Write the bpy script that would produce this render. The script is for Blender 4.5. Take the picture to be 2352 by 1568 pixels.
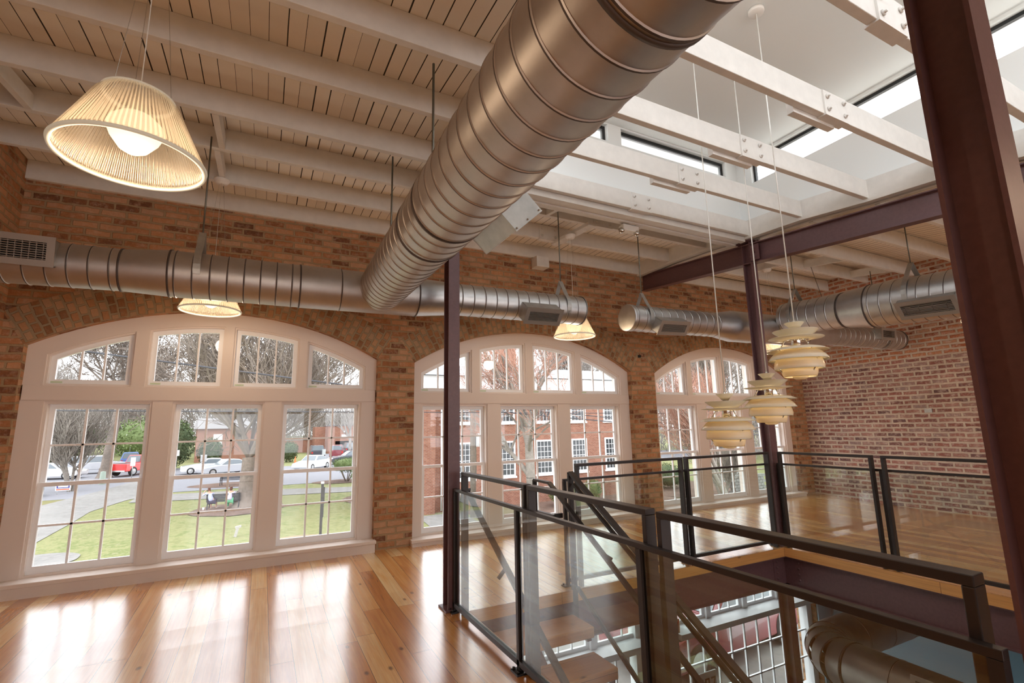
import bpy, math, random
import numpy as np
from mathutils import Vector, Matrix
random.seed(7)
S = bpy.context.scene
for o in list(bpy.data.objects): bpy.data.objects.remove(o)
COL = S.collection
PI = math.pi

# ---------------------------------------------------------------- camera
FPX, YAW, PITCH, ROLL, CAMZ = 1119.28, math.radians(27.0559), math.radians(9.8781), math.radians(-1.16275), 1.42625
fw = Vector((math.sin(YAW)*math.cos(PITCH), math.cos(YAW)*math.cos(PITCH), math.sin(PITCH)))
rt = Vector((math.cos(YAW), -math.sin(YAW), 0))
up = rt.cross(fw)
rt, up = math.cos(ROLL)*rt + math.sin(ROLL)*up, -math.sin(ROLL)*rt + math.cos(ROLL)*up
cd = bpy.data.cameras.new('camera'); cam = bpy.data.objects.new('camera', cd); COL.objects.link(cam)
cam.matrix_world = Matrix(((rt.x, up.x, -fw.x, 0), (rt.y, up.y, -fw.y, 0), (rt.z, up.z, -fw.z, CAMZ), (0, 0, 0, 1)))
cd.sensor_width = 36; cd.lens = FPX/2352*36; cd.clip_start = .02; cd.clip_end = 600
S.camera = cam

# ---------------------------------------------------------------- sky and exposure
W = bpy.data.worlds.new('overcast'); S.world = W; W.use_nodes = True
wn = W.node_tree; bg = wn.nodes['Background']
bg.inputs[0].default_value = (.93, .955, 1, 1); bg.inputs[1].default_value = 3.0
S.view_settings.view_transform = 'Standard'; S.view_settings.look = 'None'
S.view_settings.gamma = 1; S.view_settings.exposure = 0.45
S.view_settings.use_curve_mapping = False
LAMP = .28    # scale of the warm lamps, those added out of view included

# ---------------------------------------------------------------- helpers
def tag(o, label=None, cat=None, group=None, kind=None):
    if label: o['label'] = label
    if cat: o['category'] = cat
    if group: o['group'] = group
    if kind: o['kind'] = kind
    return o
def empty(name, loc=(0, 0, 0), **k):
    o = bpy.data.objects.new(name, None); COL.objects.link(o); o.location = loc
    o.empty_display_size = .1
    return tag(o, **k)
def V(*a): return Vector(a)
class MB:
    def __init__(s): s.v = []; s.f = []; s.uv = {}; s.mi = []; s.sm = []
    def add(s, vs, fs, mi=0, sm=False, uvs=None):
        b = len(s.v); s.v += [tuple(p) for p in vs]
        for i, f in enumerate(fs):
            if uvs: s.uv[len(s.f)] = uvs[i]
            s.f.append(tuple(b+k for k in f)); s.mi.append(mi); s.sm.append(sm)
        return s
    def box(s, x0, x1, y0, y1, z0, z1, mi=0):
        return s.add([(x0,y0,z0),(x1,y0,z0),(x1,y1,z0),(x0,y1,z0),(x0,y0,z1),(x1,y0,z1),(x1,y1,z1),(x0,y1,z1)],
            [(3,2,1,0),(4,5,6,7),(0,1,5,4),(1,2,6,5),(2,3,7,6),(3,0,4,7)], mi)
    def bar(s, a, b, w, h, side=(1,0,0), mi=0):
        a = Vector(a); b = Vector(b); d = (b-a).normalized(); sd = Vector(side); sd = (sd-d*sd.dot(d)).normalized(); u = sd.cross(d)
        p = []
        for c in (a, b):
            for i, j in ((-1,-1),(1,-1),(1,1),(-1,1)): p.append(c+sd*(i*w/2)+u*(j*h/2))
        return s.add(p, [(3,2,1,0),(4,5,6,7),(0,1,5,4),(1,2,6,5),(2,3,7,6),(3,0,4,7)], mi)
    def tube(s, a, b, r0, r1=None, n=8, mi=0, cap=True):
        if r1 is None: r1 = r0
        a = Vector(a); b = Vector(b); d = (b-a)
        if d.length < 1e-6: return s
        d.normalize(); q = Vector((0,0,1)) if abs(d.z) < .9 else Vector((1,0,0))
        x = d.cross(q).normalized(); y = d.cross(x)
        p = []
        for c, r in ((a, r0), (b, r1)):
            for k in range(n):
                t = 2*PI*k/n; p.append(c+x*(r*math.cos(t))+y*(r*math.sin(t)))
        f = [(k, (k+1)%n, n+(k+1)%n, n+k) for k in range(n)]
        if cap: f += [tuple(range(n-1,-1,-1)), tuple(range(n, 2*n))]
        return s.add(p, f, mi, n > 5)
    def path(s, pts, r, n=8, mi=0):
        for a, b in zip(pts, pts[1:]): s.tube(a, b, r, r, n, mi)
        return s
    def lathe(s, prof, o=(0,0,0), ax=(0,0,1), n=32, mi=0, mis=None, close=False, jit=None):
        # prof: list of (t along axis, radius)
        ax = Vector(ax).normalized(); q = Vector((1,0,0)) if abs(ax.x) < .9 else Vector((0,1,0))
        x = (q-ax*q.dot(ax)).normalized(); y = ax.cross(x); o = Vector(o); p = []
        for t, r in prof:
            for k in range(n):
                a = 2*PI*k/n; rr = r if jit is None else r*(1+jit*(k % 2))
                p.append(o+ax*t+x*(rr*math.cos(a))+y*(rr*math.sin(a)))
        b = len(s.v); s.v += [tuple(c) for c in p]
        m = len(prof)
        for i in range(m if close else m-1):
            j = (i+1) % m
            for k in range(n):
                s.f.append((b+i*n+k, b+i*n+(k+1)%n, b+j*n+(k+1)%n, b+j*n+k)); s.mi.append(mis[i] if mis else mi); s.sm.append(True)
        return s
    def frame(s, out, inn, y0, y1, mi=0, ax='y'):
        # ring between two point loops in the xz plane, from depth y0 to y1
        n = len(out)
        P = lambda q, y: (q[0], y, q[1]) if ax == 'y' else (y, q[0], q[1])
        vs = [P(q, y0) for q in out]+[P(q, y0) for q in inn]+[P(q, y1) for q in out]+[P(q, y1) for q in inn]
        fs = []
        for k in range(n):
            j = (k+1) % n
            fs += [(k, j, n+j, n+k), (2*n+j, 2*n+k, 3*n+k, 3*n+j), (j, k, 2*n+k, 2*n+j), (n+k, n+j, 3*n+j, 3*n+k)]
        return s.add(vs, fs, mi)
    def prism(s, pts, y0, y1, mi=0, ax='y'):
        n = len(pts)
        def P(q, y): return (q[0], y, q[1]) if ax == 'y' else ((y, q[0], q[1]) if ax == 'x' else (q[0], q[1], y))
        return s.add([P(q, y0) for q in pts]+[P(q, y1) for q in pts],
            [tuple(range(n)), tuple(range(2*n-1, n-1, -1))]+[(k, (k+1)%n, n+(k+1)%n, n+k) for k in range(n)], mi)
    def build(s, name, mat, parent=None, loc=None, **k):
        me = bpy.data.meshes.new(name); me.from_pydata(s.v, [], s.f)
        for m in (mat if isinstance(mat, (list, tuple)) else [mat]): me.materials.append(m)
        me.polygons.foreach_set('material_index', s.mi); me.polygons.foreach_set('use_smooth', s.sm)
        ul = me.uv_layers.new(name='UVMap'); co = np.array(s.v, dtype=float) if s.v else np.zeros((0,3))
        uvs = np.zeros((len(me.loops), 2))
        for p in me.polygons:
            st = p.loop_start; n = p.loop_total
            if p.index in s.uv: uvs[st:st+n] = s.uv[p.index]; continue
            c = co[list(p.vertices)]; a = [abs(t) for t in p.normal]
            if a[2] >= a[0] and a[2] >= a[1]: uvs[st:st+n] = c[:, :2]
            elif a[1] >= a[0]: uvs[st:st+n] = c[:, [0, 2]]
            else: uvs[st:st+n] = c[:, [1, 2]]
        ul.data.foreach_set('uv', uvs.ravel())
        me.update()
        o = bpy.data.objects.new(name, me); COL.objects.link(o)
        if parent: o.parent = parent
        if loc is not None: o.location = loc
        return tag(o, **k)
def children(o): return [c for c in bpy.data.objects if c.parent == o]
def copy_tree(o, kids=None, parent=None):
    c = o.copy(); COL.objects.link(c); c.parent = parent
    for ch in list(o.children): copy_tree(ch, None, c)
    return c
def bevel(o, w=.004, seg=2):
    m = o.modifiers.new('bevel', 'BEVEL'); m.width = w; m.segments = seg; m.limit_method = 'ANGLE'; m.angle_limit = .8
    return o

# ---------------------------------------------------------------- materials
class NT:
    def __init__(s, name):
        s.m = bpy.data.materials.new(name); s.m.use_nodes = True; s.t = s.m.node_tree; s.t.nodes.clear()
        s.out = s.n('ShaderNodeOutputMaterial')
    def n(s, ty, **k):
        nd = s.t.nodes.new(ty)
        for a, b in k.items():
            if a.startswith('i_'):
                key = a[2:].replace('_', ' '); nd.inputs[int(key) if key.isdigit() else key].default_value = b
            else: setattr(nd, a, b)
        return nd
    def l(s, a, b): s.t.links.new(a, b)
    def math(s, op, a, b=None, c=None):
        m = s.n('ShaderNodeMath', operation=op)
        for i, v in enumerate((a, b, c)):
            if v is None: continue
            if isinstance(v, (int, float)): m.inputs[i].default_value = v
            else: s.l(v, m.inputs[i])
        return m.outputs[0]
    def mix(s, fac, a, b, ty='MIX'):
        m = s.n('ShaderNodeMixRGB', blend_type=ty)
        for i, v in enumerate((fac, a, b)):
            if isinstance(v, (int, float)): m.inputs[i].default_value = v
            elif isinstance(v, tuple): m.inputs[i].default_value = (*v, 1)
            else: s.l(v, m.inputs[i])
        return m.outputs[0]
    def ramp(s, fac, stops, interp='LINEAR'):
        r = s.n('ShaderNodeValToRGB'); r.color_ramp.interpolation = interp; e = r.color_ramp.elements
        while len(e) < len(stops): e.new(.5)
        for i, (p, c) in enumerate(stops):
            e[i].position = p; e[i].color = (*c, 1) if isinstance(c, tuple) else (c, c, c, 1)
        s.l(fac, r.inputs[0]); return r.outputs[0]
    def noise(s, vec, scale, detail=3, rough=.5, dist=0):
        m = s.n('ShaderNodeTexNoise'); m.inputs['Scale'].default_value = scale; m.inputs['Detail'].default_value = detail
        m.inputs['Roughness'].default_value = rough; m.inputs['Distortion'].default_value = dist
        if vec is not None: s.l(vec, m.inputs['Vector'])
        return m.outputs[0]
    def mapping(s, vec, scale=(1,1,1), rot=(0,0,0), loc=(0,0,0)):
        m = s.n('ShaderNodeMapping'); m.inputs['Scale'].default_value = scale; m.inputs['Rotation'].default_value = rot
        m.inputs['Location'].default_value = loc; s.l(vec, m.inputs[0]); return m.outputs[0]
    def obj(s): return s.n('ShaderNodeTexCoord').outputs['Object']
    def uv(s): return s.n('ShaderNodeTexCoord').outputs['UV']
    def pbsdf(s, col, rough=.5, metal=0, spec=.5, bump=None, bstr=.3, bdist=.01, coat=0):
        b = s.n('ShaderNodeBsdfPrincipled')
        for k, v in (('Base Color', col), ('Roughness', rough), ('Metallic', metal)):
            if isinstance(v, tuple): b.inputs[k].default_value = (*v, 1)
            elif isinstance(v, (int, float)): b.inputs[k].default_value = v
            else: s.l(v, b.inputs[k])
        b.inputs['Specular IOR Level'].default_value = spec; b.inputs['Coat Weight'].default_value = coat
        if bump is not None:
            bm = s.n('ShaderNodeBump'); bm.inputs['Strength'].default_value = bstr; bm.inputs['Distance'].default_value = bdist
            s.l(bump, bm.inputs['Height']); s.l(bm.outputs[0], b.inputs['Normal'])
        s.l(b.outputs[0], s.out.inputs[0]); s.b = b
        return s.m
def simple(name, col, rough=.5, metal=0, spec=.5, nscale=0, namp=.1, bstr=0, coat=0):
    t = NT(name)
    if nscale:
        nz = t.noise(t.obj(), nscale, 4, .6)
        lo = tuple(c*(1-namp) for c in col); hi = tuple(min(1, c*(1+namp)) for c in col)
        c = t.ramp(nz, [(.3, lo), (.7, hi)])
        return t.pbsdf(c, rough, metal, spec, nz if bstr else None, bstr, .004, coat)
    return t.pbsdf(col, rough, metal, spec, coat=coat)
def brick_mat(name, cols, mortar, msize=.012, bw=.21, rh=.075, haze=None, hazeamt=0, rough=.9, split=None):
    t = NT(name); uv = t.uv()
    n1 = t.n('ShaderNodeTexNoise', i_Scale=9.0, i_Detail=3.0); t.l(uv, n1.inputs['Vector'])
    off = t.n('ShaderNodeVectorMath', operation='SUBTRACT'); t.l(n1.outputs['Color'], off.inputs[0]); off.inputs[1].default_value = (.5,.5,.5)
    sc = t.n('ShaderNodeVectorMath', operation='SCALE'); t.l(off.outputs[0], sc.inputs[0]); sc.inputs['Scale'].default_value = .028
    ad = t.n('ShaderNodeVectorMath', operation='ADD'); t.l(uv, ad.inputs[0]); t.l(sc.outputs[0], ad.inputs[1])
    def br(c1, c2, mo, ms):
        b = t.n('ShaderNodeTexBrick'); b.offset = .5
        b.inputs['Scale'].default_value = 1; b.inputs['Brick Width'].default_value = bw; b.inputs['Row Height'].default_value = rh
        b.inputs['Mortar Size'].default_value = ms; b.inputs['Mortar Smooth'].default_value = .35; b.inputs['Bias'].default_value = 0
        for k, c in (('Color1', c1), ('Color2', c2), ('Mortar', mo)): b.inputs[k].default_value = (c, c, c, 1)
        t.l(ad.outputs[0], b.inputs['Vector']); return b
    b = br(0, 1, .5, msize)
    nz = t.noise(uv, 22, 5, .65); nb = t.noise(uv, 3.2, 2); nf = t.noise(uv, 70, 3, .7)
    v = t.math('ADD', b.outputs['Color'], t.math('MULTIPLY', t.math('SUBTRACT', nz, .5), .55))
    stops = [(i/(len(cols)-1), c) for i, c in enumerate(cols)]
    bc = t.ramp(v, stops)
    if split:   # upper part of the wall keeps another brick
        sx = t.n('ShaderNodeSeparateXYZ'); t.l(uv, sx.inputs[0])
        z = t.math('ADD', sx.outputs[1], t.math('MULTIPLY', nb, .12))
        m = t.math('GREATER_THAN', z, split[0])
        bc = t.mix(m, bc, t.ramp(v, [(i/(len(split[1])-1), c) for i, c in enumerate(split[1])]))
    mc = t.mix(nz, tuple(c*.7 for c in mortar), mortar)
    if haze is not None:
        hz = t.ramp(t.noise(uv, 16, 6, .75), [(.48, 0.0), (.66, 1.0)])
        bc = t.mix(t.math('MULTIPLY', hz, hazeamt), bc, haze)
    c = t.mix(b.outputs['Fac'], bc, mc)
    c = t.mix(.55, c, t.ramp(nb, [(.25, .62), (.75, 1.0)]), 'MULTIPLY')
    h = t.math('ADD', t.math('MULTIPLY', t.math('SUBTRACT', 1, b.outputs['Fac']), .8), t.math('MULTIPLY', nf, .45))
    return t.pbsdf(c, rough, 0, .2, h, .75, .014)
def plank_mat(name, width, cols, length=1.9, rough=.16, spec=.6, knots=True, seam=.0016, axis='y', coat=.0, seamdark=.25, bump=.08):
    t = NT(name); uv = t.uv(); sx = t.n('ShaderNodeSeparateXYZ'); t.l(uv, sx.inputs[0])
    X, Y = (sx.outputs[0], sx.outputs[1]) if axis == 'y' else (sx.outputs[1], sx.outputs[0])
    px = t.math('DIVIDE', X, width); idx = t.math('FLOOR', px); fx = t.math('FRACT', px)
    w1 = t.n('ShaderNodeTexWhiteNoise', noise_dimensions='1D'); t.l(idx, w1.inputs['W'])
    py = t.math('ADD', t.math('DIVIDE', Y, length), t.math('MULTIPLY', w1.outputs[0], 7.3)); iy = t.math('FLOOR', py); fy = t.math('FRACT', py)
    cv = t.n('ShaderNodeCombineXYZ'); t.l(idx, cv.inputs[0]); t.l(iy, cv.inputs[1])
    w2 = t.n('ShaderNodeTexWhiteNoise', noise_dimensions='3D'); t.l(cv.outputs[0], w2.inputs['Vector'])
    r = w2.outputs[0]
    g = t.n('ShaderNodeCombineXYZ'); t.l(t.math('MULTIPLY', X, 16), g.inputs[0]); t.l(t.math('MULTIPLY', Y, 1.1), g.inputs[1]); t.l(t.math('MULTIPLY', r, 40), g.inputs[2])
    gr = t.noise(g.outputs[0], 1.0, 4, .6, .8)
    g2 = t.n('ShaderNodeCombineXYZ'); t.l(t.math('MULTIPLY', X, 130), g2.inputs[0]); t.l(t.math('MULTIPLY', Y, 2.2), g2.inputs[1]); t.l(t.math('MULTIPLY', r, 9), g2.inputs[2])
    gf = t.noise(g2.outputs[0], 1.0, 2, .5)
    v = t.math('ADD', t.math('MULTIPLY', r, .5), t.math('MULTIPLY', gr, .55))
    c = t.ramp(v, [(i/(len(cols)-1)*.7+.12, q) for i, q in enumerate(cols)])
    c = t.mix(.35, c, t.ramp(gf, [(.3, .55), (.6, 1.0)]), 'MULTIPLY')
    if knots:
        k = t.n('ShaderNodeCombineXYZ'); t.l(t.math('MULTIPLY', X, 5.5), k.inputs[0]); t.l(t.math('MULTIPLY', Y, 2.6), k.inputs[1]); t.l(t.math('MULTIPLY', r, 3), k.inputs[2])
        vo = t.n('ShaderNodeTexVoronoi', i_Scale=1.0); t.l(k.outputs[0], vo.inputs['Vector'])
        km = t.ramp(vo.outputs['Distance'], [(.03, 1.0), (.10, 0.0)])
        c = t.mix(t.math('MULTIPLY', km, .85), c, (.07, .025, .01))
    e = t.math('MINIMUM', fx, t.math('SUBTRACT', 1, fx)); e2 = t.math('MINIMUM', fy, t.math('SUBTRACT', 1, fy))
    sm = t.math('MAXIMUM', t.math('LESS_THAN', e, seam/width), t.math('LESS_THAN', e2, seam/length))
    c = t.mix(sm, c, tuple(seamdark*q for q in cols[0]))
    b = t.pbsdf(c, rough, 0, spec, t.math('SUBTRACT', t.math('MULTIPLY', gf, .15), sm), bump, .002, coat)
    rn = t.noise(t.mapping(uv, (1.5, .8, 1)), 3, 4, .7)
    t.l(t.math('ADD', t.math('MULTIPLY', rn, .12), rough-.05), t.b.inputs['Roughness'])
    return b
def glass_mat(name, tint=(.97, .985, .98), base=.045, gain=.95):
    t = NT(name); lw = t.n('ShaderNodeLayerWeight', i_Blend=.5)
    f = t.math('ADD', t.math('MULTIPLY', t.math('POWER', lw.outputs['Facing'], 5), gain), base)
    tr = t.n('ShaderNodeBsdfTransparent'); tr.inputs[0].default_value = (*tint, 1)
    gl = t.n('ShaderNodeBsdfGlossy'); gl.inputs['Roughness'].default_value = 0
    m = t.n('ShaderNodeMixShader'); t.l(f, m.inputs[0]); t.l(tr.outputs[0], m.inputs[1]); t.l(gl.outputs[0], m.inputs[2])
    t.l(m.outputs[0], t.out.inputs[0]); return t.m
def emit_mix(name, col, power, diff, w=.5):
    t = NT(name); e = t.n('ShaderNodeEmission'); e.inputs[0].default_value = (*col, 1); e.inputs[1].default_value = power
    d = t.n('ShaderNodeBsdfDiffuse'); d.inputs[0].default_value = (*diff, 1)
    m = t.n('ShaderNodeMixShader'); m.inputs[0].default_value = w; t.l(d.outputs[0], m.inputs[1]); t.l(e.outputs[0], m.inputs[2])
    t.l(m.outputs[0], t.out.inputs[0]); return t.m
def board_mat(name, width, col):
    # painted ceiling boards with dark gaps and a few worn spots
    t = NT(name); uv = t.uv(); sx = t.n('ShaderNodeSeparateXYZ'); t.l(uv, sx.inputs[0])
    wob = t.noise(t.mapping(uv, (6, 1.3, 1)), 1, 3)
    px = t.math('DIVIDE', t.math('ADD', sx.outputs[0], t.math('MULTIPLY', wob, .006)), width); idx = t.math('FLOOR', px); fx = t.math('FRACT', px)
    w1 = t.n('ShaderNodeTexWhiteNoise', noise_dimensions='1D'); t.l(idx, w1.inputs['W'])
    gap = t.math('MULTIPLY', t.math('ADD', .3, t.math('MULTIPLY', w1.outputs[0], 1.1)), .0075/width)
    gm = t.math('LESS_THAN', fx, gap)
    nz = t.noise(uv, 30, 4, .7); spots = t.ramp(t.noise(t.mapping(uv, (1, .6, 1)), 11, 5, .75), [(.70, 0.0), (.73, 1.0)])
    c = t.mix(t.math('MULTIPLY', spots, .25), t.ramp(t.math('ADD', t.math('MULTIPLY', w1.outputs[0], .6), t.math('MULTIPLY', nz, .4)), [(.2, tuple(q*.92 for q in col)), (.8, col)]), (.25, .18, .12))
    c = t.mix(gm, c, (.03, .022, .015))
    return t.pbsdf(c, .6, 0, .3, t.math('SUBTRACT', t.math('MULTIPLY', nz, .2), gm), .4, .006)
M = {}
M['brick'] = brick_mat('old orange brick', [(.20,.085,.045), (.38,.16,.07), (.52,.235,.105), (.60,.30,.15), (.56,.33,.2)], (.50,.345,.20), haze=(.66,.46,.33), hazeamt=.5)
M['brick_right'] = brick_mat('whitewashed red brick', [(.20,.12,.12), (.30,.13,.11), (.40,.17,.14), (.46,.25,.21), (.36,.27,.26)], (.80,.68,.57), msize=.018, haze=(.76,.62,.55), hazeamt=.75,
    split=(2.46, [(.30,.10,.05), (.55,.2,.1), (.62,.28,.15), (.6,.36,.24)]))
M['brick_arch'] = brick_mat('rowlock arch brick', [(.28,.13,.06), (.46,.22,.10), (.56,.30,.15), (.5,.32,.19)], (.46,.34,.21), msize=.012, bw=.098, rh=.072, haze=(.5,.36,.25), hazeamt=.3)
M['brick_out'] = brick_mat('red street brick', [(.31,.115,.07), (.37,.15,.095), (.42,.185,.12)], (.42,.33,.28), msize=.01, bw=.2, rh=.075)
M['floor'] = plank_mat('heart pine floor', .135, [(.36,.12,.03), (.57,.215,.05), (.73,.33,.09), (.85,.49,.18), (.93,.68,.36)], rough=.17, spec=.9, coat=1)
M['floor'].node_tree.nodes['Principled BSDF'].inputs['Coat IOR'].default_value = 1.68; M['floor'].node_tree.nodes['Principled BSDF'].inputs['Coat Roughness'].default_value = .25
M['fascia'] = plank_mat('pine fascia', .4, [(.5,.19,.05), (.66,.29,.08), (.78,.4,.14)], length=3, rough=.35, knots=True, axis='x')
M['tread'] = plank_mat('pine stair tread', .4, [(.42,.15,.045), (.55,.22,.07), (.66,.3,.1)], length=3, rough=.3, knots=True, axis='x')
M['boards'] = board_mat('painted ceiling boards', .105, (.90, .84, .75))
M['joist'] = simple('painted joist', (.76, .735, .69), .55, 0, .3, 9, .05, .15)  # darker than the boards, putting the joists' shaded sides into the paint
M['white'] = simple('white plaster', (.86, .885, .875), .7, 0, .2)
M['trim'] = simple('window trim paint', (.80, .70, .635), .42, 0, .4)
M['sash'] = simple('white sash paint', (.95, .95, .97), .35, 0, .4)
M['steel'] = simple('oxblood steel paint', (.15, .075, .08), .40, 0, .5, 40, .1, .05)
M['rail'] = simple('dark bronze rail paint', (.042, .034, .033), .4, .3, .5)
M['black'] = simple('black frame', (.01, .011, .012), .4)
M['dark'] = simple('dark void', (.012, .011, .011), .7)
M['glass'] = glass_mat('window glass', (.985, .99, .99), .03, .5)
M['glass_rail'] = glass_mat('railing glass', (.92, .96, .94), .10, .95)
M['screw'] = simple('screw metal', (.55, .5, .45), .3, 1)
M['rod'] = simple('hanger rod', (.2, .2, .17), .4, .8)
def duct_mat(name, col, rough):
    t = NT(name); o = t.obj(); a = t.noise(t.mapping(o, (1, 1, 1)), 6, 5, .65); b = t.noise(t.mapping(o, (3, 30, 30)), 3, 3)
    c = t.ramp(a, [(.3, tuple(q*.82 for q in col)), (.7, col)])
    m = t.pbsdf(c, rough, 1, .5, b, .06, .003)
    t.l(t.math('ADD', t.math('MULTIPLY', a, .16), rough-.06), t.b.inputs['Roughness']); return m
M['duct'] = duct_mat('galvanised duct', (.54, .505, .48), .44)
M['duct2'] = duct_mat('galvanised duct cool', (.66, .665, .67), .38)
M['seam'] = simple('duct seam', (.10, .08, .075), .55, .5)
M['galv'] = simple('galvanised sheet', (.50, .50, .48), .45, .85, .5, 8, .15)
M['grille'] = simple('register enamel', (.42, .38, .34), .4, .5)
M['cord'] = simple('white cord', (.85, .85, .8), .5)
M['wire'] = simple('thin steel wire', (.5, .47, .42), .3, .9)
M['canopy'] = simple('lamp canopy white', (.88, .85, .8), .4)
M['chrome'] = simple('chrome', (.7, .68, .64), .12, 1)

# ================================================================= ROOM SHELL
XL, XR, YB, YF, YE = -2.16, 9.45, 5.97, 6.06, -6.0       # side walls, brick face, casing face, rear end
OX0, OX1, OY0, OY1 = 1.54, 5.42, .30, 3.87               # stair opening
JZ = {7: 3.857, 6: 3.86, 5: 3.835, 4: 3.76, 3: 3.73, 2: 3.65, 1: 3.60, 0: 3.50}
def jy(k): return 5.93-(7-k)*.689
def jz(k): return JZ[k] if k in JZ else 3.50-.046*(-k)
JH = .195
def roofz(y):
    k = (y-5.93)/.689+7; k0 = math.floor(k); a = k-k0
    if k >= 7: return jz(7)
    return jz(k0)*(1-a)+jz(min(7, k0+1))*a
def fz(y): t = max(0, min(1, (y-4.25)/1.7)); return .06*t*t*(3-2*t)
# floor with the stair opening
m = MB()
for xa, xb in ((XL, OX0), (OX0, OX1), (OX1, XR)):
    ys = [YE, OY0, OY1, 4.25, 4.6, 4.95, 5.3, 5.65, YB+.2]
    for ya, yb in zip(ys, ys[1:]):
        if xa == OX0 and ya == OY0: continue
        m.add([(xa, ya, fz(ya)), (xb, ya, fz(ya)), (xb, yb, fz(yb)), (xa, yb, fz(yb))], [(0,1,2,3)])
for xa, xb, ya, yb in ((XL, OX0-.12, YE, YB), (OX1+.12, XR, YE, YB), (OX0-.12, OX1+.12, YE, OY0-.12), (OX0-.12, OX1+.12, OY1+.12, YB)): m.box(xa, xb, ya, yb, -.30, -.26, 1)
m.build('floor', [M['floor'], simple('underside paint', (.16,.17,.16), .7)], kind='structure')
# ceiling boards (left bay, right bay, strips around the roof lantern)
LX0, LX1, LY0, LY1 = 1.42, 5.42, .32, 3.97
m = MB(); ks = list(range(-10, 8))
yy = sorted(set([jy(k) for k in ks if jy(k) > YE]+[YE, LY0, LY1, YB+.05]))
for xa, xb in ((XL-.05, LX0), (LX0, LX1), (LX1, XR+.05)):
    for ya, yb in zip(yy, yy[1:]):
        if xa == LX0 and ya > LY0-.01 and yb < LY1+.01: continue
        za, zb = roofz(ya)+JH, roofz(yb)+JH
        m.add([(xa, ya, za), (xb, ya, za), (xb, yb, zb), (xa, yb, zb)], [(3,2,1,0)])
        m.add([(xa, ya, za+.06), (xb, ya, za+.06), (xb, yb, zb+.06), (xa, yb, zb+.06)], [(0,1,2,3)])
m.build('ceiling', M['boards'], kind='structure')

# arches ------------------------------------------------------------------
class Arch:
    def __init__(s, x0, x1, spring, apex):
        s.x0, s.x1, s.sp, s.ap = x0, x1, spring, apex; a = (x1-x0)/2; h = apex-spring
        s.R = (a*a+h*h)/(2*h); s.xc = (x0+x1)/2; s.zc = apex-s.R
    def z(s, x, d=0): r = s.R-d; return s.zc+math.sqrt(max(0, r*r-(x-s.xc)**2))
WIN = [dict(a=Arch(-1.985, 1.205, 2.262, 2.69), zt=1.745, T0=1.755, T1=1.895, zs=.185, n=1,
            low=[(-1.827, -.995), (-.825, .018), (.188, 1.05)], upo=[(-1.852, -1.19), (-1.077, -.407), (-.322, .34), (.427, 1.09)]),
       dict(a=Arch(1.68, 5.13, 2.235, 2.73), zt=1.728, T0=1.738, T1=1.875, zs=.135, n=2,
            low=[(1.79, 2.706), (2.89, 3.824), (4.022, 4.956)], upo=[(1.77, 2.481), (2.588, 3.305), (3.417, 4.152), (4.252, 4.99)]),
       dict(a=Arch(5.64, 9.05, 2.225, 2.735), zt=1.733, T0=1.743, T1=1.88, zs=.125, n=3,
            low=[(5.72, 6.615), (6.84, 7.75), (7.98, 8.9)], upo=[(5.73, 6.44), (6.55, 7.27), (7.37, 8.10), (8.20, 8.93)])]
LZ0, LZT = -3.3, 4.15
def arc_pts(a, x0, x1, d, n=14): return [(x0+(x1-x0)*i/n, a.z(x0+(x1-x0)*i/n, d)) for i in range(n+1)]
m = MB(); BT = .38
edges = [XL-.3]+[e for w in WIN for e in (w['a'].x0-.012, w['a'].x1+.012)]+[XR+.3]
for i in range(0, len(edges), 2):
    m.box(edges[i], edges[i+1], YB, YB+BT, -.3, 2.25)
    m.box(edges[i], edges[i+1], YB, YB+BT, 2.25, LZT)
for w in WIN:
    a = w['a']; n = 28; x0, x1 = a.x0-.012, a.x1+.012
    m.box(x0, x1, YB, YB+BT, -.3, .02)
    for k in range(n):
        xa, xb = x0+(x1-x0)*k/n, x0+(x1-x0)*(k+1)/n
        za, zb = a.z(xa)+.012, a.z(xb)+.012
        m.add([(xa,YB,za),(xb,YB,zb),(xb,YB,LZT),(xa,YB,LZT),(xa,YB+BT,za),(xb,YB+BT,zb)], [(0,1,2,3),(0,4,5,1)])
m.build('wall_back', M['brick'], kind='structure')
# rowlock arches set in the wall face: rings of bricks on edge
m = MB()
for w in WIN:
    a = w['a']; th = math.asin(((a.x1-a.x0)/2+.012)/a.R); n = 40; ro, ri = a.R+.012+.34, a.R+.012
    rnd = random.Random(w['n']); pro = .006
    for k in range(n):
        t0, t1 = -th+2*th*k/n, -th+2*th*(k+1)/n
        P = lambda r, t, y: (a.xc+r*math.sin(t), y, a.zc+r*math.cos(t))
        q = [P(ri, t0, YB-pro), P(ri, t1, YB-pro), P(ro, t1, YB-pro), P(ro, t0, YB-pro), P(ro, t1, YB), P(ro, t0, YB), P(ri, t0, YB+.11), P(ri, t1, YB+.11)]
        s0, s1 = a.R*t0, a.R*t1
        m.add(q, [(0,1,2,3), (3,2,4,5), (6,7,1,0)], uvs=[[(0,s0),(0,s1),(.34,s1),(.34,s0)], [(.3,s0),(.3,s1),(.34,s1),(.34,s0)], [(.5,s0),(.5,s1),(.61,s1),(.61,s0)]])
m.build('trim_1', M['brick_arch'], kind='structure')
m = MB(); m.box(XL-.3, XL, YE, YB, -.3, 4.3); m.build('wall_left', M['brick'], kind='structure')
m = MB(); m.box(XR, XR+.3, YE, YB, -.3, 4.3); m.build('wall_right', M['brick_right'], kind='structure')
# dark ragged hole in the brick of the corner and a small socket between the arches
m = MB(); r = random.Random(4); pts = [(-2.13+.23*math.cos(t)*(.6+.5*r.random())+.12, 3.19+.10*math.sin(t)*(.6+.5*r.random())) for t in [2*PI*i/11 for i in range(11)]]
m.prism(pts, YB-.004, YB+.03); m.build('trim_2', M['dark'], kind='structure')

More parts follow.
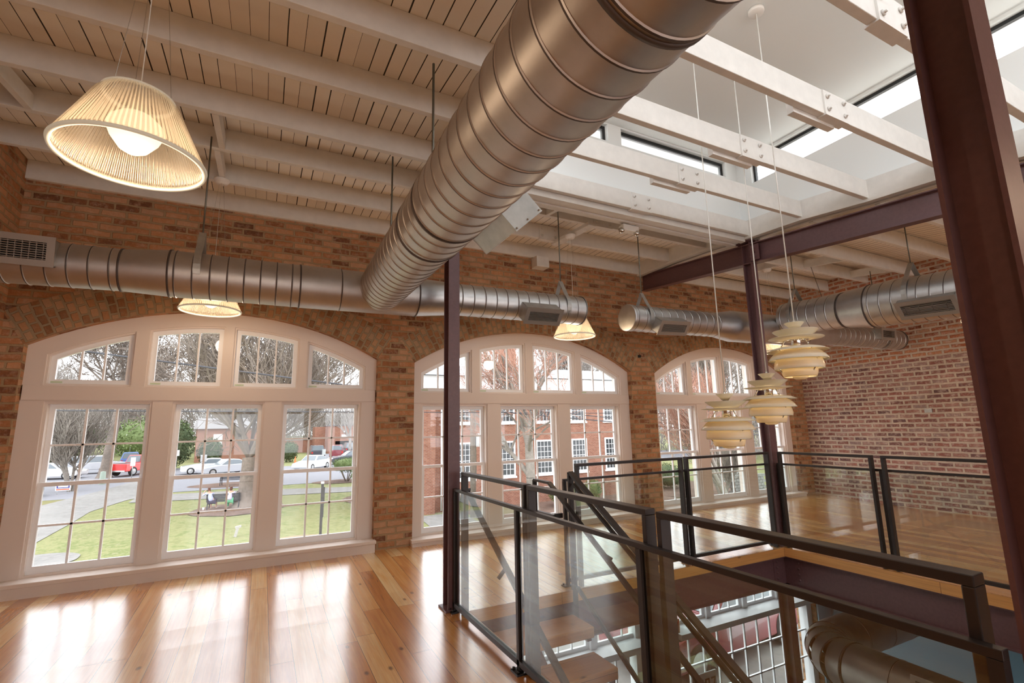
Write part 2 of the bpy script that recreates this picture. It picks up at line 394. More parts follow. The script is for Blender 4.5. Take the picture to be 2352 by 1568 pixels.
m = MB(); RW0 = YE-.3
xs = [XL-.3, -1.9, 1.4, 1.9, 5.2, 5.7, 9.1, XR+.3]  # unseen rear wall; its window openings sized for the light they admit
for i in range(0, len(xs), 2): m.box(xs[i], xs[i+1], RW0, YE, -3.3, 4.3)
for i in (1, 3, 5): m.box(xs[i], xs[i+1], RW0, YE, -3.3, .6); m.box(xs[i], xs[i+1], RW0, YE, 2.9, 4.3)
m.build('wall_front', M['brick'], kind='structure')
m = MB()
for i in (1, 3, 5):
    x0, x1 = xs[i], xs[i+1]
    m.frame([(x0,.6),(x1,.6),(x1,2.9),(x0,2.9)], [(x0+.1,.7),(x1-.1,.7),(x1-.1,2.8),(x0+.1,2.8)], YE-.12, YE-.05)
    for k in (1, 2): m.box(x0+(x1-x0)*k/3-.05, x0+(x1-x0)*k/3+.05, YE-.12, YE-.05, .7, 2.8)
    m.box(x0, x1, YE-.12, YE-.05, 2.0, 2.08)
m.build('trim_11', M['trim'], kind='structure')
# windows -------------------------------------------------------------------
def dh_sash(par, x0, x1, z0, z1):
    zm = (z0+z1)/2+.015; names = []
    # stops lining the opening
    m = MB(); m.frame([(x0,z0),(x1,z0),(x1,z1),(x0,z1)], [(x0+.022,z0+.02),(x1-.022,z0+.02),(x1-.022,z1-.022),(x0+.022,z1-.022)], YF+.022, YF+.16)
    m.build('sash_stop', M['trim'], par)
    xa, xb = x0+.022, x1-.022
    for za, zb, y, nm in ((z0+.02, zm+.02, YF+.055, 'lower'), (zm-.02, z1-.022, YF+.095, 'upper')):
        m = MB(); w = .040; bt = .065 if nm == 'lower' else .036; tp = .036 if nm == 'lower' else .045
        m.frame([(xa,za),(xb,za),(xb,zb),(xa,zb)], [(xa+w,za+bt),(xb-w,za+bt),(xb-w,zb-tp),(xa+w,zb-tp)], y, y+.035)
        ga, gb, ha, hb = xa+w, xb-w, za+bt, zb-tp
        for i in (1, 2):
            x = ga+(gb-ga)*i/3; m.box(x-.009, x+.009, y+.004, y+.03, ha, hb)
        z = (ha+hb)/2; m.box(ga, gb, y+.004, y+.03, z-.009, z+.009)
        s = m.build('sash', M['sash'], par)
        g = MB(); g.box(ga, gb, y+.014, y+.020, ha, hb); g.build('pane', M['glass'], s)
def arch_sash(par, a, x0, x1, z0, d):
    n = 12
    def loop(i):
        xa, xb = x0+i, x1-i
        return [(xa, z0+i), (xb, z0+i)]+arc_pts(a, xb, xa, d+i, n)
    m = MB(); m.frame(loop(0), loop(.018), YF+.02, YF+.17); m.build('sash_stop', M['trim'], par)
    m = MB(); m.frame(loop(.018), loop(.062), YF+.06, YF+.10)
    ga, gb = x0+.062, x1-.062
    for i in (1, 2):
        x = ga+(gb-ga)*i/3; m.box(x-.008, x+.008, YF+.064, YF+.095, z0+.06, a.z(x, d+.06))
    s = m.build('sash', M['sash'], par)
    g = MB(); g.prism(loop(.055), YF+.074, YF+.08); g.build('pane', M['glass'], s)
    g = MB(); g.box(x0+.035, x0+.12, YF+.054, YF+.06, z0+.028, z0+.044); g.build('paper_sticker', simple('sticker', (.62,.72,.5)), s)
for w in WIN:
    a = w['a']; root = empty('window_%d' % w['n'], (0,0,0), kind='structure')
    m = MB(); D = .13
    # arch band
    n = 30
    for k in range(n):
        xa, xb = a.x0-.03+(a.x1-a.x0+.06)*k/n, a.x0-.03+(a.x1-a.x0+.06)*(k+1)/n
        za, zb = a.z(xa)+.025, a.z(xb)+.025; ia, ib = max(w['T1'], a.z(xa, D)), max(w['T1'], a.z(xb, D))
        if k == 0: ia = a.z(a.x0+.10, D)-.10
        if k == n-1: ib = a.z(a.x1-.10, D)-.10
        m.add([(xa,YF,ia),(xb,YF,ib),(xb,YF,zb),(xa,YF,za),(xa,YF+.2,ia),(xb,YF+.2,ib),(xb,YF+.2,zb),(xa,YF+.2,za)], [(0,1,2,3),(4,5,1,0),(3,2,6,7)])
    up = w['upo']; lo = w['low']
    xs = [a.x0]+[e for q in up for e in q]+[a.x1]
    for i in range(0, len(xs), 2):
        xa, xb = xs[i], xs[i+1]; zt = max(a.z(xa, D), a.z(xb, D))+.01 if 0 < i < len(xs)-2 else min(a.z(xa), a.z(xb))-.0
        m.box(xa-(.03 if i == 0 else 0), xb+(.03 if i == len(xs)-2 else 0), YF+.0005, YF+.2, w['T1'], zt)
    xs = [a.x0]+[e for q in lo for e in q]+[a.x1]
    xs[0] -= .03; xs[-1] += .03
    for i in range(0, len(xs), 2): m.box(xs[i], xs[i+1], YF, YF+.2, w['zs']-.05, w['T0'])
    m.box(a.x0, a.x1, YF+.18, YF+.2, w['zs']-.05, w['zs']+.0)
    m.box(a.x0, a.x1, YF+.001, YF+.2, w['zt'], w['T0'])
    m.build('casing', M['trim'], root)
    m = MB(); m.box(a.x0-.004, a.x1+.004, YF-.016, YF+.17, w['T0'], w['T1']); bevel(m.build('transom_rail', M['trim'], root), .004)
    m = MB(); m.box(a.x0-.03, a.x1+.02, 5.90, YF+.2, .0, w['zs']-.035); m.box(a.x0-.04, a.x1+.03, 5.885, YF+.2, w['zs']-.035, w['zs'])
    bevel(m.build('sill', M['trim'], root), .005)
    for x0, x1 in lo: dh_sash(root, x0, x1, w['zs'], w['zt'])
    for x0, x1 in up: arch_sash(root, a, x0, x1, w['T1'], D)

# roof lantern ---------------------------------------------------------------
LZ = 4.80
m = MB(); m.box(LX0, LX1+.4, LY0, LY1+.4, LZ, LZ+.08); m.build('trim_3', M['white'], kind='structure')
m = MB()   # walls with clerestory openings
fwz, rwz = (4.575, 4.785), (4.43, 4.765)
FW = [(1.75, 3.30), (3.49, 5.22)]; RW = [(.75, 3.76)]
m.box(LX0, LX1+.12, LY1, LY1+.12, 3.80, fwz[0]); m.box(LX0, LX1+.12, LY1, LY1+.12, fwz[1], LZ)
for xa, xb in ((LX0, 1.75), (3.30, 3.49), (5.22, LX1+.12)): m.box(xa, xb, LY1, LY1+.12, fwz[0], fwz[1])
m.prism([(LY0, roofz(LY0)+.05), (LY1, 3.83), (LY1, rwz[0]), (LY0, rwz[0])], LX1, LX1+.12, ax='x'); m.box(LX1, LX1+.12, LY0, LY1, rwz[1], LZ)
for ya, yb in ((LY0, .75), (3.76, LY1)): m.box(LX1, LX1+.12, ya, yb, rwz[0], rwz[1])
m.box(LX0-.12, LX0, LY0, LY1, 3.80, 4.05); m.box(LX0-.12, LX0, LY0, LY1, rwz[1], LZ); m.box(LX0-.12, LX1+.12, LY0-.12, LY0, 3.60, 4.0); m.box(LX0-.12, LX1+.12, LY0-.12, LY0, rwz[1], LZ)  # unseen left and near sides opened wide to brighten the lantern
m.build('trim_4', M['white'], kind='structure')
nwin = 4
for xa, xb in FW:
    r = empty('window_%d' % nwin, kind='structure'); nwin += 1
    m = MB(); m.frame([(xa,fwz[0]),(xb,fwz[0]),(xb,fwz[1]),(xa,fwz[1])], [(xa+.03,fwz[0]+.02),(xb-.03,fwz[0]+.02),(xb-.03,fwz[1]-.035),(xa+.03,fwz[1]-.035)], LY1+.05, LY1+.09)
    m.build('frame', M['black'], r); g = MB(); g.box(xa+.03, xb-.03, LY1+.065, LY1+.071, fwz[0]+.02, fwz[1]-.03); g.build('pane', M['glass'], r)
    g = MB(); g.frame([(xa+.03,fwz[0]+.02),(xb-.03,fwz[0]+.02),(xb-.03,fwz[1]-.035),(xa+.03,fwz[1]-.035)], [(xa+.045,fwz[0]+.03),(xb-.045,fwz[0]+.03),(xb-.045,fwz[1]-.055),(xa+.045,fwz[1]-.055)], LY1+.055, LY1+.08); g.build('sash', simple('grey aluminium', (.25,.26,.27), .4, .6), r)
for ya, yb in RW:
    r = empty('window_%d' % nwin, kind='structure'); nwin += 1
    m = MB(); m.frame([(ya,rwz[0]),(yb,rwz[0]),(yb,rwz[1]),(ya,rwz[1])], [(ya+.03,rwz[0]+.02),(yb-.03,rwz[0]+.02),(yb-.03,rwz[1]-.035),(ya+.03,rwz[1]-.035)], LX1+.05, LX1+.09, ax='x')
    m.build('frame', M['black'], r); g = MB(); g.box(LX1+.065, LX1+.071, ya+.03, yb-.03, rwz[0]+.02, rwz[1]-.03); g.build('pane', M['glass'], r)
# stacked mouldings under the far side of the lantern
m = MB()
for y0, y1, z0, z1 in ((3.93, 4.00, 3.70, 3.79), (4.00, 4.07, 3.715, 3.80), (4.07, 4.10, 3.70, 3.95), (4.10, 4.20, 3.725, 3.76)): m.box(LX0-.1, 5.40, y0, y1, z0, z1)
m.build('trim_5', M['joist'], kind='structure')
# white ledger above the steel beam: joist ends die into it
m = MB()
ys = [YB-.01, 5.2, 4.5, 3.9, 3.2, 2.5, 1.8, 1.1, .3, -1, -3, YE]
for ya, yb in zip(ys, ys[1:]):
    for x0, x1, d0, d1 in ((5.385, 5.46, -.035, -.002), (5.40, 5.46, -.002, JH+.01), (5.57, 5.62, -.01, JH+.01)):
        za, zb = roofz(ya), roofz(yb)
        m.add([(x0,yb,zb+d0),(x1,yb,zb+d0),(x1,ya,za+d0),(x0,ya,za+d0),(x0,yb,zb+d1),(x1,yb,zb+d1),(x1,ya,za+d1),(x0,ya,za+d1)],
            [(3,2,1,0),(4,5,6,7),(0,1,5,4),(1,2,6,5),(2,3,7,6),(3,0,4,7)])
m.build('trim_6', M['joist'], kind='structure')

# joists ----------------------------------------------------------------------
ordn = ['nearest the window wall', 'second from the window wall', 'third from the window wall', 'fourth from the window wall', 'fifth from the window wall',
        'sixth from the window wall', 'seventh from the window wall', 'eighth from the window wall']
for k in range(7, -9, -1):
    y, z = jy(k), jz(k)
    if y < YE+.1: break
    vis = k >= 0
    lab = ordn[7-k] if vis else None
    m = MB(); m.box(XL, 5.40, 0, .052, 0, JH)
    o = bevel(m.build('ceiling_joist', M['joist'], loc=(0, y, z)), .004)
    tag(o, 'white ceiling joist left of the roof beam, %s' % lab if vis else 'white ceiling joist of the rear half, above and behind the viewer', 'beam', 'white ceiling joists, left bay')
    # splice plates with bolts where the joist crosses the opening
    if 0 <= k <= 6:
        px = {0: 2.9, 1: 3.62, 2: 3.62, 3: 3.62, 4: 3.62, 5: 3.62, 6: 3.25}[k]
        dw = {0: .10}.get(k, .23)
        p = MB(); p.box(px-.14, px+.14, -.012, .064, -.012, JH-.01)
        for bx_ in (-.10, .10):
            for bz_ in (.04, .14): p.tube((px+bx_, -.014, bz_), (px+bx_, -.022, bz_), .018, .018, 12); p.tube((px+bx_, -.02, bz_), (px+bx_, -.034, bz_), .009, .008, 6)
        pp = p.build('splice_plate', M['joist'], o)
        if k in (1, 2, 3):
            q = MB(); q.box(px-.42, px+.06, .052, .10, -.035, .09); q.build('splice_block', M['joist'], o)
    m = MB(); m.box(5.60, XR, 0, .052, 0, JH)
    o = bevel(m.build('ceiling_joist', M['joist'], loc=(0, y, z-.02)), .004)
    tag(o, 'white ceiling joist in the right bay, %s' % lab if vis else 'white ceiling joist of the right bay in the rear half, behind the viewer', 'beam', 'white ceiling joists, right bay')
# blocking between joists
BL = [((.0), (-2.05), 3, 'short white block bridging two joists at the left edge, over the prismatic lamp'),
      ((.0), (-.47), 4, 'short white block bridging two joists, just right of the big prismatic lamp'),
      ((.0), (-1.72), 4, 'short white block bridging two joists behind the big prismatic lamp'),
      ((.0), (-.51), 5, 'short white block carrying a round lamp canopy, left bay')]
def blocking(x, k, lab, w=.045, drop=0):
    y0, y1 = jy(k)+.052, jy(k+1); z0, z1 = jz(k)+drop, jz(k+1)+drop
    m = MB(); m.add([(x,y0,z0),(x+w,y0,z0),(x+w,y1,z1),(x,y1,z1),(x,y0,z0+.12),(x+w,y0,z0+.12),(x+w,y1,z1+.12),(x,y1,z1+.12)],
        [(3,2,1,0),(4,5,6,7),(0,1,5,4),(1,2,6,5),(2,3,7,6),(3,0,4,7)])
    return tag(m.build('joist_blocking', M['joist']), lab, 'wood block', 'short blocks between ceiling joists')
for _, x, k, lab in BL: blocking(x, k, lab)
blocking(2.80, 4, 'short white block beside the lantern edge, holding the hanger rod of the cross duct')
blocking(4.02, 4, 'short white block beside the emergency lamp, holding the rod of the right duct')
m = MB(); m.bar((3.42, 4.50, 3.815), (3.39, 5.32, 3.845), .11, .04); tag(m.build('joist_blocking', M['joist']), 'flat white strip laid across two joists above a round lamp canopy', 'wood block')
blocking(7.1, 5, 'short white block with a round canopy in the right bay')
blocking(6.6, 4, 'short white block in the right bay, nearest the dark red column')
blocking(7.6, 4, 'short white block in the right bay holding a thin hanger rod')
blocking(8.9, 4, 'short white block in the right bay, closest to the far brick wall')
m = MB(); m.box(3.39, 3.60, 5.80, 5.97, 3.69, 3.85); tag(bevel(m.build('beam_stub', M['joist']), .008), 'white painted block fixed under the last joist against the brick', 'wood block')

# steel ----------------------------------------------------------------------
def hsec(m, c, w, d, tf, tw):   # I outline: flanges along first axis
    return [(-w/2,-d/2),(w/2,-d/2),(w/2,-d/2+tf),(tw/2,-d/2+tf),(tw/2,d/2-tf),(w/2,d/2-tf),(w/2,d/2),(-w/2,d/2),(-w/2,d/2-tf),(-tw/2,d/2-tf),(-tw/2,-d/2+tf),(-w/2,-d/2+tf)]
def column(x0, x1, y0, y1, z0, z1, lab, base=True):
    r = empty('steel_column', ((x0+x1)/2, (y0+y1)/2, z0), label=lab, cat='column', group='dark red steel columns')
    pts = hsec(None, None, x1-x0, y1-y0, .011, .009); m = MB()
    m.prism(pts, 0, z1-z0, ax='z'); m.build('shaft', M['steel'], r)
    if base:
        m = MB(); m.box(-(x1-x0)/2-.03, (x1-x0)/2+.03, -(y1-y0)/2-.03, (y1-y0)/2+.03, 0, .014); bevel(m.build('base_plate', M['steel'], r), .003)
    m = MB(); m.box(-(x1-x0)/2-.04, (x1-x0)/2+.04, -(y1-y0)/2-.06, (y1-y0)/2+.06, z1-z0, z1-z0+.014); m.build('cap_plate', M['steel'], r)
    return r
column(1.397, 1.497, 3.935, 4.06, 0, 3.40, 'dark red steel column rising in front of the middle arched window')
c2 = column(5.462, 5.572, 3.925, 4.045, 0, 3.71, 'dark red steel column behind the hanging layered lamps')
m = MB()
for zz in (3.50, 3.60): 
    for s in (-1, 1): m.tube((-.03*s-.02, -.075, zz), (-.03*s-.02, -.06, zz), .012, .012, 6)
m.build('bolt', M['steel'], c2)
column(1.50, 1.605, .412, .537, 0, 3.32, 'large dark red steel column close at the right edge of the view')
def ibeam_y(x, w, y0, y1, z0f, depth, lab, name='steel_beam'):
    tf = .012; m = MB()
    def pr(xa, xb, a0, a1):
        for ya, yb in ((y0, y1),):
            za, zb = z0f(ya), z0f(yb)
            m.add([(xa,ya,za+a0),(xb,ya,za+a0),(xb,yb,zb+a0),(xa,yb,zb+a0),(xa,ya,za+a1),(xb,ya,za+a1),(xb,yb,zb+a1),(xa,yb,zb+a1)],
                [(3,2,1,0),(4,5,6,7),(0,1,5,4),(1,2,6,5),(2,3,7,6),(3,0,4,7)])
    pr(x-w/2, x+w/2, 0, tf); pr(x-w/2, x+w/2, depth-tf, depth); pr(x-.005, x+.005, tf, depth-tf)
    r = empty(name, (0, 0, 0), label=lab, cat='beam'); m.build('girder', M['steel'], r); return r, m
bz_ = lambda y: 3.585-.08*(5.97-y)
r, _ = ibeam_y(5.515, .115, YE+.2, 5.965, bz_, .262, 'dark red steel roof beam sloping from the brick wall past the roof lantern')
m = MB()
for y in (3.82, 3.80): pass
m.box(5.458, 5.468, 3.80, 3.92, bz_(3.86)+.03, bz_(3.86)+.23)
for yy_ in (3.86,):
    for zz in (.07, .13, .19): m.tube((5.445, yy_, bz_(3.86)+zz), (5.458, yy_, bz_(3.86)+zz), .013, .013, 6)
m.build('bolted_plate', M['steel'], r)
# floor opening: pine edge boards and steel edge beams
m = MB(); m.box(OX0, OX1, OY1-.004, OY1+.04, -.095, -.001); m.build('trim_7', M['fascia'], kind='structure')
m = MB(); m.box(OX1-.004, OX1+.04, OY0, OY1+.04, -.095, -.001)
t = M['fascia']; m.build('trim_8', plank_mat('pine fascia y', .4, [(.5,.19,.05), (.66,.29,.08), (.78,.4,.14)], length=3, rough=.35, axis='x'), kind='structure')
m = MB(); m.box(OX0-.04, OX0+.004, OY0, OY1, -.095, -.001); m.build('trim_9', M['fascia'], kind='structure')
r = empty('steel_beam', (0,0,0), label='dark red steel edge beam under the pine edge, far side of the opening', cat='beam')
m = MB(); m.box(OX0, OX1+.05, OY1+.05, OY1+.06, -.40, -.095); m.box(OX0, OX1+.05, OY1+.0, OY1+.11, -.41, -.398); m.box(OX0, OX1+.05, OY1+.0, OY1+.11, -.107, -.095); m.build('girder', M['steel'], r)
m = MB()
for x in (OX1-.1, OX1-.26):
    for z in (-.15, -.21, -.27, -.33):
        if x == OX1-.1: m.tube((x, OY1+.035, z), (x, OY1+.05, z), .014, .012, 8)
m.box(OX1-.15, OX1-.05, OY1+.044, OY1+.05, -.38, -.12); m.build('bolted_plate', M['steel'], r)
r = empty('steel_beam', (0,0,0), label='dark red steel edge beam under the pine edge, right side of the opening', cat='beam')
m = MB(); m.box(OX1+.05, OX1+.06, OY0-.5, OY1+.06, -.40, -.095); m.box(OX1, OX1+.11, OY0-.5, OY1+.06, -.41, -.398); m.box(OX1, OX1+.11, OY0-.5, OY1+.06, -.107, -.095); m.build('girder', M['steel'], r)
m = MB()
for z in (-.15, -.21, -.27, -.33): m.tube((OX1+.035, OY1-.12, z), (OX1+.05, OY1-.12, z), .014, .012, 8)
m.box(OX1+.044, OX1+.05, OY1-.17, OY1-.07, -.38, -.12); m.build('bolted_plate', M['steel'], r)
r = empty('steel_beam', (0,0,0), label='dark red steel edge beam under the near side of the opening', cat='beam')
m = MB(); m.box(OX0-.06, OX0-.05, OY0-.5, OY1, -.40, -.095); m.box(OX0-.11, OX0, OY0-.5, OY1, -.41, -.398); m.build('girder', M['steel'], r)

# ================================================================= RAILINGS
TZ, CZ = 1.07, .935     # top rail, cap of the glass
def rail_run(lab, ax, c, side, frames, g0, g1, posts, z0=.05):
    # ax: 'y' runs along y at x=c; side=+1: frames stand on +x (or -y) side towards the opening
    r = empty('glass_railing', (c, g0, 0) if ax == 'y' else (g0, c, 0), label=lab, cat='railing', group='glass railings around the stair opening')
    ox, oy = (c, g0) if ax == 'y' else (g0, c)
    def B(m, a0, a1, d0, d1, z0_, z1_):
        lo, hi = sorted((c+side*d0, c+side*d1))
        if ax == 'y': m.box(lo-ox, hi-ox, a0-oy, a1-oy, z0_, z1_)
        else: m.box(a0-ox, a1-ox, lo-oy, hi-oy, z0_, z1_)
    for a0, a1 in frames:
        m = MB(); T = .026
        B(m, a0, a1, .003, .058, TZ-T, TZ)
        for q in (a0, a1-T): B(m, q, q+T, .003, .058, .0, TZ-T)
        bevel(m.build('handrail_frame', M['rail'], r), .003)
    m = MB(); B(m, g0, g1, -.030, 0, CZ-.022, CZ); bevel(m.build('cap_rail', M['rail'], r), .002)
    m = MB(); B(m, g0, g1, -.032, 0, z0-.012, z0+.02); m.build('bottom_track', M['rail'], r)
    ps = sorted(posts)
    for p in ps:
        m = MB(); B(m, p-.014, p+.014, -.032, .0, .012, CZ-.022)
        pp = m.build('post', M['rail'], r)
        m = MB(); B(m, p-.045, p+.045, -.06, .0, 0, .012)
        for s in (-.03, .03): 
            e = (c-side*.045-ox, p+s-oy) if ax == 'y' else (p+s-ox, c-side*.045-oy)
            m.tube((e[0], e[1], .012), (e[0], e[1], .024), .009, .009, 8)
        m.build('foot_plate', M['black'], pp)
    for a, b in zip(ps, ps[1:]):
        m = MB(); B(m, a+.014, b-.014, -.020, -.010, z0+.02, CZ-.022); m.build('glass_panel', M['glass_rail'], r)
    return r
nr = rail_run('long glass railing in the foreground, running from the front column to the right edge', 'y', 1.463, 1, [(.587, 1.606), (1.667, 2.72), (2.756, 3.83)], .545, 3.93, [.56, 1.69, 2.81, 3.91])
rail_run('glass railing across the far side of the opening, with two handrail frames', 'x', 3.955, -1, [(2.643, 3.985), (4.04, 5.37)], 2.53, 5.44, [2.545, 4.015, 5.42])
rail_run('glass railing on the right side of the opening, starting at the layered lamps', 'y', 5.503, -1, [(2.843, 3.85), (1.78, 2.757), (.72, 1.70)], .45, 3.91, [.47, 1.74, 2.80, 3.90])
m = MB(); m.prism([(0,0),(.028,-.004),(.028,-.06),(0,-.05)], 0, .002, ax='x')   # striped sticker on a leg
st = m.build('warning_sticker', simple('sticker white', (.7,.66,.6)), nr); st.location = (.06, 1.03, .66)
m = MB(); m.prism([(.003,-.003),(.010,-.018),(.016,-.006),(.026,-.008),(.026,-.056),(.012,-.046)], -.001, .0, ax='x'); st2 = m.build('red_mark', simple('sticker red', (.8,.05,.03)), nr); st2.location = (.06, 1.03, .66)

# stair -------------------------------------------------------------------------
r = empty('staircase', (2.05, 3.9, 0), label='open pine staircase with thick treads going down inside the opening', cat='stairs')
for i in range(15):
    z = -.18-.19*i; y1 = 3.84-.285*i; y0 = y1-.31
    m = MB(); m.box(-.42, .45, y0-3.9, y1-3.9, z-.085, z); bevel(m.build('tread', M['tread'], r), .012, 3)
    for bx0 in (-.40, .39):
        m = MB(); m.box(bx0, bx0+.04, y0-3.9+.02, y1-3.9-.02, z-.11, z-.085); m.build('tread_bracket', M['steel'], r)
m = MB(); m.bar((0, -.16, -.40), (0, -4.25, -3.18), .05, .22); m.build('stringer', M['steel'], r)
def guard(x, lab, side):
    r = empty('stair_handrail', (x, 3.9, 0), label=lab, cat='handrail', group='dark stair guards')
    sl = .60; f = lambda y, z: (0, y-3.9, z)
    m = MB(); m.bar(f(3.87, 1.0), f(.35, 1.0-sl*3.52), .052, .026); bevel(m.build('top_rail', M['rail'], r), .002)
    m = MB(); m.bar(f(3.83, .90), f(.35, .90-sl*3.48), .03, .022); m.build('lower_rail', M['rail'], r)
    for y in (3.875, 2.78, 1.7):
        zt = 1.0-sl*(3.87-y); m = MB(); m.box(-.026, .026, y-3.9-.013, y-3.9+.013, zt-1.35, zt); m.build('post', M['rail'], r)
    m = MB(); m.bar(f(3.83, .03), f(.35, .03-sl*3.48), .03, .022); m.build('lower_rail', M['rail'], r)
    m = MB(); q = [f(3.83, .89), f(.4, .89-sl*3.43), f(.4, .05-sl*3.43), f(3.83, .05)]
    m.add([(-.005, b, c) for a, b, c in q]+[(.005, b, c) for a, b, c in q], [(0,1,2,3), (7,6,5,4), (0,4,5,1), (1,5,6,2), (2,6,7,3), (3,7,4,0)])
    m.build('glass_panel', M['glass_rail'], r)
    return r
guard(2.55, 'sloping dark stair guard on the right side of the stair, behind the near railing', 1)
# wall-side handrails with returns
def hand(x, lab, ext):
    r = empty('stair_handrail', (x, 3.9, 0), label=lab, cat='handrail'); m = MB()
    P = [(0, ext-3.9, .905), (0, 4.05-3.9, .90), (0, 1.2-3.9, .90-.6*2.85)]
    for a, b in zip(P, P[1:]): m.bar(a, b, .042, .022)
    if ext > 4.1:
        m.bar((0, ext-3.9, .905), (0, ext-3.9, .60), .042, .022, (1,0,0)); m.bar((0, ext-3.9, .61), (0, 3.97-3.9, .615), .042, .022); m.bar((0, 3.97-3.9, .615), (.08, 3.97-3.9, .615), .022, .042, (0,1,0))
    bevel(m.build('rail_loop', M['rail'], r), .002)
    for y in (3.3, 2.2):
        z = .90-.6*(4.05-y); m = MB(); m.bar((0, y-3.9, z-.01), (.10 if ext > 4.1 else -.06, y-3.9, z-.07), .02, .02, (0,1,0)); m.build('bracket', M['rail'], r)
    return r
hand(2.43, 'dark stair handrail with a looped return at its top, left of the far railing', 4.33)
hand(1.60, 'dark stair handrail seen through the nearest glass, beside the front column', 4.0)

# ================================================================= DUCTS
def pipe_prof(L, r0, r1, beads, bh=.004, bw=.0065):
    """profile along the axis: plain wall with raised seams at the bead positions"""
    P = [(0, r0)]; mi = []
    R = lambda t: r0+(r1-r0)*t/L
    for b in beads:
        if b-bw <= P[-1][0] or b+bw >= L: continue
        P += [(b-bw, R(b)), (b-bw*.5, R(b)+bh), (b+bw*.5, R(b)+bh), (b+bw, R(b))]; mi += [0, 0, 1, 0]
    P.append((L, R(L))); mi.append(0)
    return P, mi
def pipe(name, a, b, r0, r1, par, mat, step=.12, first=.06, beads=None, n=56, caps=False):
    a = Vector(a); b = Vector(b); L = (b-a).length
    bd = beads if beads is not None else [first+step*i for i in range(int((L-first)/step)+1)]
    pr, mi = pipe_prof(L, r0, r1, bd)
    # loft bands between profile points
    m = MB()
    for (p, q), k in zip(zip(pr, pr[1:]), mi): m.lathe([p, q], a, b-a, n, mi=k)
    o = m.build(name, [M[mat], M['seam']], par)
    return o
def ring(par, a, d, r, w=.02, h=.008, mat='seam', name='collar'):
    m = MB(); d = Vector(d).normalized(); m.lathe([(-w, r), (-w, r+h), (w, r+h), (w, r)], a, d, 56); return m.build(name, M[mat], par)
def endcap(par, a, d, r, mat):
    m = MB(); m.lathe([(0, r+.006), (.012, r+.006), (.014, r-.005), (.014, 0.0001)], a, d, 56); return m.build('end_cap', M[mat], par)
def register(par, c, ux, uy, uz, w, h, depth, mat='grille', nl=7, grid=False):
    """box register: c centre of its face, ux along width, uz up, uy outward normal"""
    ux, uy, uz, c = Vector(ux).normalized(), Vector(uy).normalized(), Vector(uz).normalized(), Vector(c)
    P = lambda a, b, d: c+ux*a+uz*b+uy*d
    m = MB(); fl = .022
    def bx(a0, a1, b0, b1, d0, d1, mm=m):
        mm.add([P(a0,b0,d0),P(a1,b0,d0),P(a1,b0,d1),P(a0,b0,d1),P(a0,b1,d0),P(a1,b1,d0),P(a1,b1,d1),P(a0,b1,d1)], [(3,2,1,0),(4,5,6,7),(0,1,5,4),(1,2,6,5),(2,3,7,6),(3,0,4,7)])
    bx(-w/2, w/2, -h/2, -h/2+.004, -depth, 0); bx(-w/2, w/2, h/2-.004, h/2, -depth, 0); bx(-w/2, -w/2+.004, -h/2, h/2, -depth, 0); bx(w/2-.004, w/2, -h/2, h/2, -depth, 0)
    o = m.build('register', M['galv'], par)
    m = MB(); e = .012; q = .032
    for a0, a1, b0, b1 in ((-w/2-e, w/2+e, h/2-q, h/2+e), (-w/2-e, w/2+e, -h/2-e, -h/2+q), (-w/2-e, -w/2+q, -h/2+q, h/2-q), (w/2-q, w/2+e, -h/2+q, h/2-q)): bx(a0, a1, b0, b1, 0, .008, m)
    n = nl
    for i in range(n):
        b = -h/2+q+(h-2*q)*(i+.5)/n; bx(-w/2+q, w/2-q, b-.0022, b+.0022, -.012, .004, m)
    if grid:
        for i in range(16):
            a = -w/2+q+(w-2*q)*(i+.5)/16; bx(a-.0015, a+.0015, -h/2+q, h/2-q, -.014, .002, m)
    m.build('grille', M[mat], o)
    m = MB(); bx(-w/2+.01, w/2-.01, -h/2+.01, h/2-.01, -.05, -.046, m); m.build('damper', M['dark'], o)
    return o
def hanger(par, top, bot, r, axis, w=.05, mat='galv'):
    """threaded rod down to a strap that closes round the pipe"""
    top = Vector(top); bot = Vector(bot); m = MB(); m.tube(top, bot, .0065, .0065, 8); o = m.build('hanger_rod', M['rod'], par)
    ax = Vector(axis).normalized(); up_ = Vector((0,0,1)); sd = ax.cross(up_).normalized()
    c = bot-up_*(r+.15); m = MB(); pts = [bot]
    for i in range(25):
        t = math.radians(50)+math.radians(-280)*i/24; pts.append(c+sd*(math.cos(t)*(r+.008))+up_*(math.sin(t)*(r+.008)))
    pts.append(bot)
    for p, q in zip(pts, pts[1:]):
        d = (q-p).normalized(); m.bar(p-d*.002, q+d*.002, w, .0035, ax)
    m.build('hanger_strap', M[mat], o); return o
AX = Vector((.045, 1, .056))
def axp(y): return Vector((.906+.045*(y-4.45), y, 2.69+.056*(y-4.45)))
r = empty('air_duct', (.906, 4.45, 2.69), label='biggest round spiral duct crossing overhead, joined to the cross duct by the left windows', cat='duct'); IV = Matrix.Translation((-.906, -4.45, -2.69))
parts0 = set(bpy.data.objects)
pipe('main_pipe', axp(2.62), axp(-1.5), .205, .205, r, 'duct', .1185, .05)
pipe('main_pipe', axp(4.42), axp(2.62), .200, .200, r, 'duct', .1185, .03)
for yy_ in (2.62, 2.24, .70): ring(r, axp(yy_), AX, .204, .008, .006)
